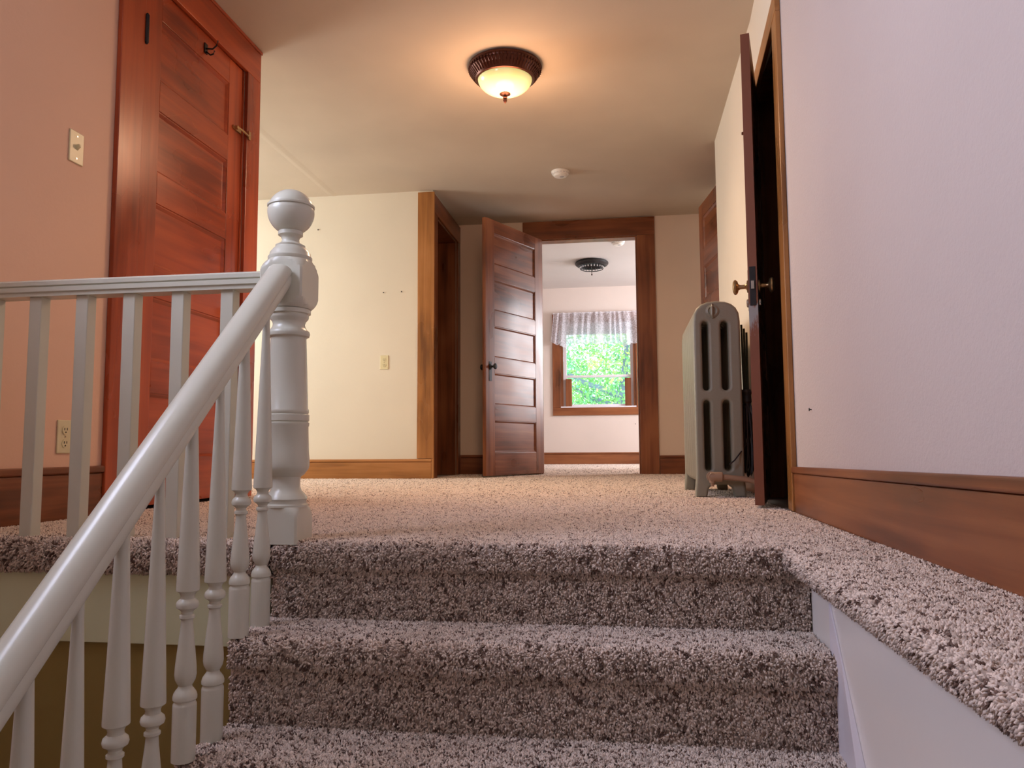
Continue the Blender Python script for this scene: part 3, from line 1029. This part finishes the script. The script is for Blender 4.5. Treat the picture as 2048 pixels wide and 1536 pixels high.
sec_mid, sec_leg = section_mesh(False), section_mesh(True)
NS, PT = 12, 0.062
for k in range(NS):
    o = bpy.data.objects.new('section', sec_leg if k in (0, NS - 1) else sec_mid)
    C.objects.link(o)
    o.parent = ra
    o.location = (0, 0.025 + k * PT, 0)
    o.rotation_euler = (R(90), 0, 0)
hb = MB()
hb.lathe([(0.030, 0.0), (0.030, NS * PT - 0.02)], (0, 0.01, 0.915), 'y', 16)
hb.build('connector', M['rad'], ra)
hb = MB()
hb.lathe([(0.028, 0.0), (0.028, NS * PT - 0.02)], (0, 0.01, 0.095), 'y', 16)
hb.build('connector', M['rad'], ra)
cp = MB()
cp.lathe([(0.034, 0.006), (0.034, -0.006), (0.026, -0.012), (0.022, -0.013), (0.018, -0.008), (0.001, -0.009)], (-0.018, 0, 0.920), 'y', 24)
cp.tube([(-0.018, -0.010, 0.885), (-0.022, -0.018, 0.90), (-0.022, -0.018, 0.94), (-0.018, -0.010, 0.955)], 0.006, 8)
cp.build('end_cap', M['rad'], ra, bevel=0.001)
pv = MB()
pv.lathe([(0.018, 0.0), (0.018, -0.02), (0.026, -0.022), (0.026, -0.04), (0.018, -0.042), (0.018, -0.065), (0.001, -0.066)], (-0.045, 0.0, 0.100), 'y', 16)
pv.lathe([(0.022, 0.045), (0.024, 0.05), (0.024, 0.10), (0.02, 0.105)], (-0.10, -0.045, 0.100), 'x', 16)
pv.tube([(-0.06, -0.045, 0.1), (0.02, -0.045, 0.098), (0.10, -0.045, 0.090), (0.15, -0.045, 0.080), (0.166, -0.045, 0.06), (0.17, -0.045, 0.0)], 0.014, 12)
pv.lathe([(0.010, 0.0), (0.015, 0.002), (0.015, -0.012), (0.010, -0.014), (0.008, -0.03)], (-0.045, -0.045, 0.084), 'z', 8)
tag(pv.build('supply_pipe', M['copper'], ra), 'brown valve and pipe at the foot')

# dark bundle hung between radiator and wall
cb_ = empty('cable_bundle', (0.607, 3.97, 0.06))
tag(cb_, 'bundle of black cables hanging from a green strap behind the radiator', 'cables')
stp = MB()
for i, dx in enumerate((-0.012, 0.0, 0.012)):
    stp.tube([(dx, 0.01, 0.80 - 0.02 * i), (dx * 0.9, 0.008, 0.6), (dx * 0.7, 0.0, 0.42)], 0.0055, 8)
tag(stp.build('strap', M['strap'], cb_), 'dark green strap')
cl = MB()
cl.lathe([(0.020, 0.40), (0.026, 0.41), (0.024, 0.43), (0.022, 0.44), (0.028, 0.455), (0.022, 0.47)], seg=14)
cl.build('collar', M['cable'], cb_)
for i in range(9):
    a = -1 + 2 * i / 8
    pts = []
    for k in range(17):
        t = k / 16 * 2 * math.pi
        sx = (1 if a >= 0 else -1)
        pts.append((a * 0.036 * math.sin(t / 2) + 0.010 * math.sin(t) * sx, 0.018 * math.sin(i * 2.1) * math.sin(t / 2) - 0.004 * (i % 3), 0.23 + (0.20 - 0.012 * (i % 4)) * math.cos(t)))
    m_ = MB()
    m_.tube(pts, 0.0048, 7)
    m_.build('cable_loop', M['cable'], cb_)
pg = MB()
pg.tube([(-0.01, -0.03, 0.20), (-0.04, -0.07, 0.165), (-0.08, -0.105, 0.12), (-0.105, -0.108, 0.100)], 0.0035, 7)
pg.build('loose_end', M['cable'], cb_)


# ------------------------------------------------------------ ceiling fixtures
def ceiling_light(loc):
    e = empty('ceiling_light', loc)
    b = MB()
    pr = [(0.200, 0.0), (0.214, -0.006), (0.216, -0.016), (0.208, -0.022), (0.205, -0.03), (0.207, -0.036), (0.200, -0.045), (0.186, -0.062), (0.176, -0.075), (0.170, -0.085), (0.160, -0.088), (0.158, -0.080), (0.150, -0.01)]
    b.lathe([(r_, z_) for r_, z_ in pr][::-1], seg=72)
    b.build('rim', M['bronze'], e)
    bd = MB()
    for i in range(60):
        a = 2 * math.pi * i / 60
        bd.tube([(0.2085 * math.cos(a), 0.2085 * math.sin(a), -0.018), (0.210 * math.cos(a), 0.210 * math.sin(a), -0.030), (0.193 * math.cos(a), 0.193 * math.sin(a), -0.055), (0.177 * math.cos(a), 0.177 * math.sin(a), -0.077)], [0.003, 0.0055, 0.005, 0.003], 6)
    bd.build('rope_trim', M['bronze'], e)
    g = MB()
    pr = []
    for i in range(15):
        a = math.pi / 2 * i / 14
        pr.append((0.1585 * math.cos(a), -0.078 - 0.092 * math.sin(a)))
    g.lathe(pr, seg=56)
    g.build('glass_bowl', M['bowl'], e)
    fn = MB()
    fn.lathe([(0.0005, -0.166), (0.030, -0.167), (0.032, -0.171), (0.022, -0.176), (0.008, -0.180), (0.007, -0.186), (0.013, -0.189), (0.014, -0.193), (0.008, -0.197), (0.012, -0.204), (0.011, -0.212), (0.005, -0.222), (0.0005, -0.226)], seg=24)
    fn.build('finial', M['bronze'], e)
    return e


cl = ceiling_light((-0.652, 4.27, CZ - 0.001))
tag(cl, 'lit glass bowl ceiling light with dark bronze rim over the hall', 'ceiling light')
sp_ = bpy.data.lights.new('lamp_downlight', 'SPOT')
sp_.energy = 75
sp_.color = (1.0, 0.66, 0.42)
sp_.spot_size = R(180)
sp_.spot_blend = 1.0
sp_.shadow_soft_size = 0.14
so_ = bpy.data.objects.new('lamp_downlight', sp_)
C.objects.link(so_)
so_.location = (-0.652, 4.27, CZ - 0.30)
pl = bpy.data.lights.new('lamp_glow', 'POINT')
pl.energy = 15
pl.color = (1.0, 0.54, 0.30)
pl.shadow_soft_size = 0.14
po = bpy.data.objects.new('lamp_glow', pl)
C.objects.link(po)
po.location = (-0.652, 4.27, CZ - 0.36)

e = empty('bedroom_ceiling_light', (-0.35, 9.08, CZ - 0.001))
tag(e, 'unlit dark metal ceiling light with crystal drops in the bedroom', 'ceiling light')
b = MB()
b.lathe([(0.12, -0.02), (0.15, -0.055), (0.165, -0.06), (0.185, -0.05), (0.198, -0.035), (0.200, -0.02), (0.185, -0.006), (0.16, 0.0)], seg=48)
b.build('pan', M['iron'], e)
for i in range(24):
    a = 2 * math.pi * i / 24
    b = MB()
    b.lathe([(0.001, -0.089), (0.011, -0.074), (0.001, -0.056)], (0.14 * math.cos(a), 0.14 * math.sin(a), 0), seg=6)
    b.build('crystal_drop', M['crystal'], e, smooth=0)
b = MB()
b.lathe([(0.135, -0.095), (0.140, -0.09), (0.135, -0.085)], seg=40, cap=False)
b.tube([(0.137, 0, -0.09), (0, 0, -0.10), (-0.137, 0, -0.09)], 0.003, 6)
b.tube([(0, 0.137, -0.09), (0, 0, -0.10), (0, -0.137, -0.09)], 0.003, 6)
b.build('wire_frame', M['iron'], e)
b = MB()
b.lathe([(0.001, -0.172), (0.009, -0.163), (0.009, -0.155), (0.004, -0.150), (0.004, -0.09)], seg=12)
b.build('finial', M['iron'], e)


def smoke(loc, label):
    e = empty('smoke_detector', loc)
    tag(e, label, 'smoke detector', 'smoke detectors on the ceilings')
    b = MB()
    b.lathe([(0.058, -0.03), (0.066, -0.026), (0.070, -0.018), (0.071, -0.010), (0.073, -0.008), (0.073, 0.0)], seg=40)
    b.build('base', M['plastic'], e)
    b = MB()
    b.lathe([(0.001, -0.048), (0.038, -0.047), (0.05, -0.043), (0.056, -0.036), (0.057, -0.028)], seg=40)
    b.build('cover', M['plastic'], e)
    b = MB()
    for i in range(16):
        a = 2 * math.pi * i / 16
        b.tube([(0.0685 * math.cos(a), 0.0685 * math.sin(a), -0.0215), (0.0685 * math.cos(a + 0.25), 0.0685 * math.sin(a + 0.25), -0.0215)], 0.0024, 5)
    b.build('vent_slots', M['shade'], e)
    b = MB()
    b.lathe([(0.016, -0.0495), (0.018, -0.0455)], (0.012, -0.01, 0), seg=16)
    b.build('test_button', M['shade'], e)
    return e


smoke((-0.473, 6.03, CZ - 0.001), 'round white smoke detector on the hall ceiling')
smoke((-0.03, 8.22, CZ - 0.001), 'small white smoke detector on the bedroom ceiling beyond the doorway')


# ------------------------------------------------------------ plates
def plate(name, loc, rz, label, cat, kind):
    """face towards local -y"""
    e = empty(name, loc, rz)
    tag(e, label, cat)
    b = MB()
    b.box(-0.037, 0.037, -0.006, -0.0005, -0.06, 0.06)
    b.build('cover_plate', M['ivory'], e, bevel=0.003, smooth=0)
    if kind == 'switch':
        t = MB()
        t.hexa([(-0.005, -0.006, -0.010), (0.005, -0.006, -0.010), (0.005, -0.006, 0.010), (-0.005, -0.006, 0.010)],
               [(-0.004, -0.020, 0.003), (0.004, -0.020, 0.003), (0.004, -0.018, 0.012), (-0.004, -0.018, 0.012)])
        t.build('toggle', M['ivory'], e, smooth=0)
        for z in (-0.042, 0.042):
            s = MB()
            s.lathe([(0.0032, -0.0055), (0.0032, -0.0075)], (0, 0, z), 'y', 10)
            s.build('screw', M['nickel'], e)
    else:
        for z in (-0.024, 0.024):
            s = MB()
            s.lathe([(0.016, -0.0055), (0.0165, -0.0085)], (0, 0, z), 'y', 20)
            so = s.build('socket', M['ivory'], e)
            h_ = MB()
            h_.box(-0.008, -0.005, -0.0092, -0.0082, z - 0.001, z + 0.008)
            h_.box(0.005, 0.008, -0.0092, -0.0082, z - 0.001, z + 0.008)
            h_.lathe([(0.003, -0.0082), (0.003, -0.0092)], (0, 0, z - 0.008), 'y', 8)
            h_.build('slots', M['slot'], so, smooth=0)
        s = MB()
        s.lathe([(0.003, -0.0055), (0.003, -0.0075)], (0, 0, 0), 'y', 10)
        s.build('screw', M['nickel'], e)
    return e


plate('light_switch', (-2.0, 2.512, 1.366), R(90), 'ivory toggle light switch on the peach lit left wall', 'light switch', 'switch')
plate('wall_outlet', (-2.0, 2.515, 0.294), R(90), 'ivory outlet low on the left wall behind the square balusters', 'outlet', 'outlet')
plate('wall_outlet', (-2.02, 6.31, 0.985), 0, 'ivory double outlet on the bright wall right of the newel post', 'outlet', 'outlet')

# nails and small marks left in the walls
nl = None
for p, ax, lb in (((-2.63, 6.31, 2.17), 'y', 'small nail high on the bright wall beside the newel ball'), ((-2.03, 6.31, 1.59), 'y', 'left nail of the pair above the outlet'),
                  ((-1.87, 6.31, 1.592), 'y', 'right nail of the pair above the outlet'), ((0.64, 2.77, 0.37), 'x', 'tiny nail low on the right wall above the baseboard'),
                  ((0.15, BY, 0.57), 'y', 'tiny nail below the bedroom window')):
    b = MB()
    b.lathe([(0.0022, 0.002), (0.0022, -0.006), (0.0055, -0.007), (0.0055, -0.009), (0.001, -0.0095)], (0, 0, 0), ax, 8)
    o = b.build('nail', M['iron'])
    o.location = p
    tag(o, lb, 'nail', 'nails left in the walls')

# hooks on the closet wall
for (y, z, lb) in ((7.79, 1.60, 'upper coat hook inside the dark closet'), (7.79, 1.45, 'lower coat hook inside the dark closet')):
    b = MB()
    b.box(-0.012, 0.012, -0.004, 0.0, -0.03, 0.03)
    b.tube([(0, -0.002, 0.0), (0, -0.04, -0.01), (0, -0.06, 0.01), (0, -0.06, 0.035)], 0.005, 8)
    o = b.build('coat_hook', M['nickel'])
    o.location = (-1.93, y + 0.009, z)
    tag(o, lb, 'hook', 'coat hooks in the closet')
b = MB()
b.lathe([(0.010, 0.0), (0.010, -0.004), (0.004, -0.006), (0.004, -0.022), (0.009, -0.026), (0.009, -0.034), (0.001, -0.036)], (0, 0, 0), 'x', 12)
o = b.build('wall_hook', M['bronze'])
o.location = (0.69, 4.16, 1.93)
tag(o, 'small dark hook on the cream wall behind the narrow open door', 'hook')


# ------------------------------------------------------------ carpet
def hash2(ix, iy, s):
    h_ = np.sin(ix * 127.1 + iy * 311.7 + s * 74.7) * 43758.5453
    return h_ - np.floor(h_)


def yarn_cols(u, v, n, fleck=0.25, cell=0.0075):
    ju = u + 0.004 * np.sin(v * 400)
    jv = v + 0.004 * np.sin(u * 370)
    c = hash2(np.floor(ju / cell), np.floor(jv / cell), 3)
    c = 0.93 * c + 0.07 * rng.random(n)
    base = np.array([0.84, 0.71, 0.62])
    taupe = np.array([0.58, 0.47, 0.40])
    brown = np.array([0.17, 0.105, 0.082])
    col = np.repeat(base[None], n, 0) * (0.88 + 0.24 * rng.random((n, 1)))
    k = c < fleck * 0.62
    col[k] = brown * (0.8 + 0.5 * rng.random((k.sum(), 1)))
    k2 = (c >= fleck * 0.62) & (c < fleck * 1.5)
    col[k2] = taupe * (0.8 + 0.4 * rng.random((k2.sum(), 1)))
    return col


def tufts(P, N, col, h, r, lean, seed=0):
    """P roots, N normals, returns verts, faces, colours for bent three sided tufts"""
    n = len(P)
    rg = np.random.default_rng(seed)
    a = rg.normal(size=(n, 3))
    T = a - (a * N).sum(1)[:, None] * N
    T /= np.linalg.norm(T, axis=1)[:, None] + 1e-9
    B = np.cross(N, T)
    le = lean * rg.random((n, 1))
    hh = h * (0.75 + 0.5 * rg.random((n, 1)))
    rr = r * (0.8 + 0.4 * rg.random((n, 1)))
    # drooping gravity on vertical faces
    g = np.array([0, 0, -1.0])[None] * (1 - np.abs(N[:, 2:3])) * 0.45
    c0 = P
    c1 = P + N * hh * 0.55 + (T * le + g * 0.4) * hh * 0.4
    c2 = P + N * hh * (0.95 - 0.25 * le) + (T * le + g) * hh * 0.95
    V = np.zeros((n, 7, 3))
    for k in range(3):
        th = 2 * math.pi * k / 3
        d = (T * math.cos(th) + B * math.sin(th))
        V[:, k] = c0 + d * rr * 0.8
        V[:, 3 + k] = c1 + d * rr
    V[:, 6] = c2
    # rounded tip: pull ring up a little
    base = (np.arange(n) * 7)[:, None]
    quads = np.array([[0, 1, 4, 3], [1, 2, 5, 4], [2, 0, 3, 5]])
    tris = np.array([[3, 4, 6], [4, 5, 6], [5, 3, 6]])
    Q = (base[:, :, None] + quads[None]).reshape(-1, 4)
    Tt = (base[:, :, None] + tris[None]).reshape(-1, 3)
    return V.reshape(-1, 3), Q, Tt, np.repeat(col, 7, 0)


def build_tufts(name, sets, parent=None):
    Vs, Qs, Ts, Cs = [], [], [], []
    o = 0
    for V, Q, T, c_ in sets:
        Vs.append(V)
        Qs.append(Q + o)
        Ts.append(T + o)
        Cs.append(c_)
        o += len(V)
    V = np.concatenate(Vs)
    Q = np.concatenate(Qs)
    T = np.concatenate(Ts)
    c_ = np.concatenate(Cs)
    me = bpy.data.meshes.new(name)
    me.vertices.add(len(V))
    me.vertices.foreach_set('co', V.astype(np.float32).ravel())
    me.loops.add(Q.size + T.size)
    me.loops.foreach_set('vertex_index', np.concatenate([Q.ravel(), T.ravel()]).astype(np.int32))
    me.polygons.add(len(Q) + len(T))
    starts = np.concatenate([np.arange(len(Q)) * 4, Q.size + np.arange(len(T)) * 3]).astype(np.int32)
    me.polygons.foreach_set('loop_start', starts)
    me.update(calc_edges=True)
    me.validate()
    at_ = me.color_attributes.new('yarn', 'FLOAT_COLOR', 'POINT')
    cc = np.ones((len(V), 4), np.float32)
    cc[:, :3] = c_
    at_.data.foreach_set('color', cc.ravel())
    me.materials.append(M['yarn'])
    me.polygons.foreach_set('use_smooth', np.ones(len(Q) + len(T), bool))
    ob = bpy.data.objects.new(name, me)
    C.objects.link(ob)
    if parent:
        ob.parent = parent
    return ob


def strip(profile, l0, l1, density, axis, h, r, seed, lean=1.3):
    """tufts on a profile swept along an axis. profile: list of (a, z); axis 'x': a is Y; axis 'y': a is X"""
    pr = np.array(profile, float)
    sg = np.diff(pr, axis=0)
    ln_ = np.linalg.norm(sg, axis=1)
    cum = np.concatenate([[0], np.cumsum(ln_)])
    n = int(density * cum[-1] * (l1 - l0))
    rg = np.random.default_rng(seed)
    s = rg.random(n) * cum[-1]
    l = l0 + rg.random(n) * (l1 - l0)
    i = np.clip(np.searchsorted(cum, s) - 1, 0, len(sg) - 1)
    t = (s - cum[i]) / ln_[i]
    pt = pr[i] + sg[i] * t[:, None]
    tg = sg[i] / ln_[i][:, None]
    nr = np.stack([-tg[:, 1], tg[:, 0]], 1)  # left normal
    if axis == 'x':
        P = np.stack([l, pt[:, 0], pt[:, 1]], 1)
        N = np.stack([0 * l, nr[:, 0], nr[:, 1]], 1)
    else:
        P = np.stack([pt[:, 0], l, pt[:, 1]], 1)
        N = np.stack([nr[:, 0], 0 * l, nr[:, 1]], 1)
    return tufts(P, N, yarn_cols(l, s, n), h, r, lean, seed), (pr, l0, l1)


def surf(profile, l0, l1, axis):
    mb = MB()
    n = len(profile)
    vs = []
    for l in (l0, l1):
        for a, z in profile:
            vs.append((l, a, z) if axis == 'x' else (a, l, z))
    mb.add(vs, [(i, i + 1, n + i + 1, n + i) for i in range(n - 1)])
    return mb


def arc(cx, cz, r, a0, a1, n=6):
    return [(cx + r * math.cos(R(a0 + (a1 - a0) * i / n)), cz + r * math.sin(R(a0 + (a1 - a0) * i / n))) for i in range(n + 1)]


# stair profile travelling so that the left normal points outwards: go downwards with a = -Y handled by order
def outward(profile):
    return profile[::-1]


H0 = -0.008
landing_edge = [(2.10, H0)] + arc(1.990, H0 - 0.024, 0.024, 90, 180) + [(1.966, -0.060)] + arc(1.978, -0.060, 0.012, 180, 270, 4)
steps_p = [(1.981, -0.074)]
for k in range(1, 5):
    z = -0.2 * k + H0
    yr = Y0 - (k - 1) * TD - 0.004   # riser plane above this tread
    yn = Y0 - k * TD - 0.019         # nosing front below this tread
    steps_p += [(yr, z + 0.004), (yr - 0.004, z)]
    steps_p += arc(yn + 0.022, z - 0.022, 0.022, 90, 180, 5) + [(yn, z - 0.050)] + arc(yn + 0.011, z - 0.050, 0.011, 180, 270, 3)
    steps_p += [(Y0 - k * TD - 0.004, z - 0.064)]
prof_all = landing_edge + steps_p
# travelling from landing to lower steps: tangent -Y, left normal of (-1,0) is (0,-1) -> reverse
DN = 66000
s1, _ = strip(outward(prof_all), -0.938, 0.437, DN, 'x', 0.0092, 0.0027, 1, 0.9)
bk = surf(outward(prof_all), -0.938, 0.437, 'x')
sc = build_tufts('stair_carpet', [s1])
tag(sc, 'grey brown flecked pile carpet covering the steps and their nosings', 'carpet', kind='stuff')
b_ = bk.build('carpet_backing', M['backing'], sc, smooth=0)

# landing carpet: front edge left of the newel + field
edge_l = [(2.08, H0)] + arc(1.985, H0 - 0.028, 0.028, 90, 180) + [(1.957, -0.072)] + arc(1.973, -0.072, 0.016, 180, 270, 4) + [(1.996, -0.088)]
s2, _ = strip(outward(edge_l), -1.999, -0.94, 50000, 'x', 0.0105, 0.0029, 2, 0.9)
sets = [s2]


def field(x0, x1, y0, y1, density, h, r, seed, z=H0, holes=()):
    rg = np.random.default_rng(seed)
    n = int((x1 - x0) * (y1 - y0) * density)
    x = x0 + rg.random(n) * (x1 - x0)
    y = y0 + rg.random(n) * (y1 - y0)
    for hx0, hx1, hy0, hy1 in holes:
        k = ~((x > hx0) & (x < hx1) & (y > hy0) & (y < hy1))
        x, y = x[k], y[k]
    n = len(x)
    zz = np.where(y > 7.49, H0 + np.clip((y - 7.49) / 0.36, 0, 1) * (0.022 - H0), z)
    P = np.stack([x, y, zz], 1)
    N = np.tile([0, 0, 1.0], (n, 1))
    return tufts(P, N, yarn_cols(x, y, n, fleck=0.17, cell=max(0.0060, r * 1.7)), h, r, 1.0, seed)


sets.append(field(-1.98, 0.62, 2.08, 2.9, 60000, 0.010, 0.0027, 3, holes=((-1.0, -0.86, 1.9, 2.09),)))
sets.append(field(-1.98, 0.62, 2.9, 3.9, 38000, 0.010, 0.0034, 4))
sets.append(field(-3.4, 0.68, 3.93, 5.0, 20000, 0.010, 0.0046, 5))
sets.append(field(-3.4, 0.68, 5.0, 7.37, 12000, 0.010, 0.006, 6, holes=((-3.5, -1.6, 6.28, 7.4),)))
sets.append(field(-0.77, 0.13, 7.37, 7.5, 12000, 0.010, 0.006, 8))
lc = build_tufts('landing_carpet', sets)
tag(lc, 'beige flecked pile carpet covering the landing and hall', 'carpet', kind='stuff')
e1 = surf(outward(edge_l), -1.999, -0.94, 'x')
e1.box(-4.6, 0.64, 2.08, 6.31, -0.0059, H0 + 0.003)
e1.build('carpet_backing', M['backing'], lc, smooth=0)
bs = build_tufts('bedroom_carpet', [field(-1.6, 0.9, 7.5, 10.53, 12000, 0.011, 0.007, 9, z=0.022)])
tag(bs, 'pale carpet on the bedroom floor beyond the doorway', 'carpet', kind='stuff')

# ledge carpet: profile in X, swept along Y
ledge_p = [(0.637, H0), (0.40, H0)] + arc(0.398, H0 - 0.019, 0.019, 90, 180, 5) + arc(0.398, H0 - 0.025, 0.019, 180, 265, 4) + [(0.43, H0 - 0.045)]
s3, _ = strip(outward(ledge_p), 0.30, 2.085, 70000, 'y', 0.0090, 0.0029, 12, 0.8)
s4, _ = strip(outward(ledge_p), -1.0, 0.30, 6000, 'y', 0.0130, 0.006, 13)
lg = build_tufts('ledge_carpet', [s3, s4])
tag(lg, 'pale flecked pile carpet wrapped over the ledge right of the stairs', 'carpet', kind='stuff')
surf(outward(ledge_p), -1.59, 1.99, 'y').build('carpet_backing', M['backing'], lg, smooth=0)


# ------------------------------------------------------------ outside: trees and lawn
M['bark'] = plaster('tree_bark', (0.36, 0.36, 0.50), 0.3, 0.8, 12, 0.9)
ml, ntl, bl = mat('leaf_green', (0.25, 0.5, 0.12), 0.5)
nn = noise(ntl, 0.9, 2, objco(ntl))
rl = ramp(ntl, nn.outputs[0], [(0.35, (0.22, 0.58, 0.34)), (0.52, (0.42, 0.74, 0.24)), (0.68, (0.85, 0.82, 0.25))])
ntl.links.new(rl.outputs[0], bl.inputs['Base Color'])
bl.inputs['Transmission Weight'].default_value = 0.0
M['leaf'] = ml
g = MB()
g.box(-30, 30, 11.5, 70, -3.1, -3.0)
tag(g.build('lawn', plaster('lawn_grass', (0.35, 0.6, 0.35), 0.2)), 'pale green lawn far below the bedroom window', 'lawn', kind='structure')


def tree(loc, h_, spread, nleaf, seed, label):
    rg = np.random.default_rng(seed)
    e = empty('tree', loc)
    tag(e, label, 'tree', 'trees outside the bedroom window')
    t = MB()
    t.tube([(0, 0, 0), (0.1, 0, h_ * 0.3), (0.0, 0.1, h_ * 0.6), (0.2, 0, h_ * 0.9)], [0.28, 0.22, 0.16, 0.05], 10)
    tips = []
    for i in range(10):
        a = rg.random() * 6.28
        z = h_ * (0.3 + 0.05 * i)
        tip = (spread * 0.8 * math.cos(a), spread * 0.8 * math.sin(a), z + 0.9)
        tips.append(tip)
        t.tube([(0.05, 0, z), (tip[0] * 0.5, tip[1] * 0.5, z + 0.35), tip], [0.09, 0.06, 0.02], 7)
    t.build('trunk', M['bark'], e)
    cen = np.array(tips + [(0, 0, h_ * 0.9)] + [(x_[0] * 0.5, x_[1] * 0.5, x_[2] - 0.2) for x_ in tips])
    ci = rg.integers(0, len(cen), nleaf)
    P = cen[ci] + rg.normal(size=(nleaf, 3)) * np.array([0.75, 0.75, 0.5])
    a = rg.normal(size=(nleaf, 3))
    a /= np.linalg.norm(a, axis=1)[:, None]
    b2 = np.cross(a, rg.normal(size=(nleaf, 3)))
    b2 /= np.linalg.norm(b2, axis=1)[:, None]
    s = 0.055 * (0.7 + 0.6 * rg.random((nleaf, 1)))
    V = np.stack([P - a * s, P + b2 * s * 0.5, P + a * s, P - b2 * s * 0.5], 1).reshape(-1, 3)
    F = (np.arange(nleaf) * 4)[:, None] + np.arange(4)[None]
    me = bpy.data.meshes.new('foliage')
    me.from_pydata(V.tolist(), [], F.tolist())
    me.materials.append(M['leaf'])
    fo = bpy.data.objects.new('foliage', me)
    C.objects.link(fo)
    fo.parent = e


tree((-0.1, 19.5, -3.0), 6.5, 2.4, 15000, 1, 'leafy green tree filling the left half of the bedroom window view')
tree((0.9, 26.0, -3.0), 8.0, 2.8, 9000, 2, 'farther tree with a grey trunk on the right of the bedroom window view')
tree((-3.6, 33.0, -3.0), 8.0, 3.0, 7000, 3, 'distant pale tree behind the others at the upper left of the window view')
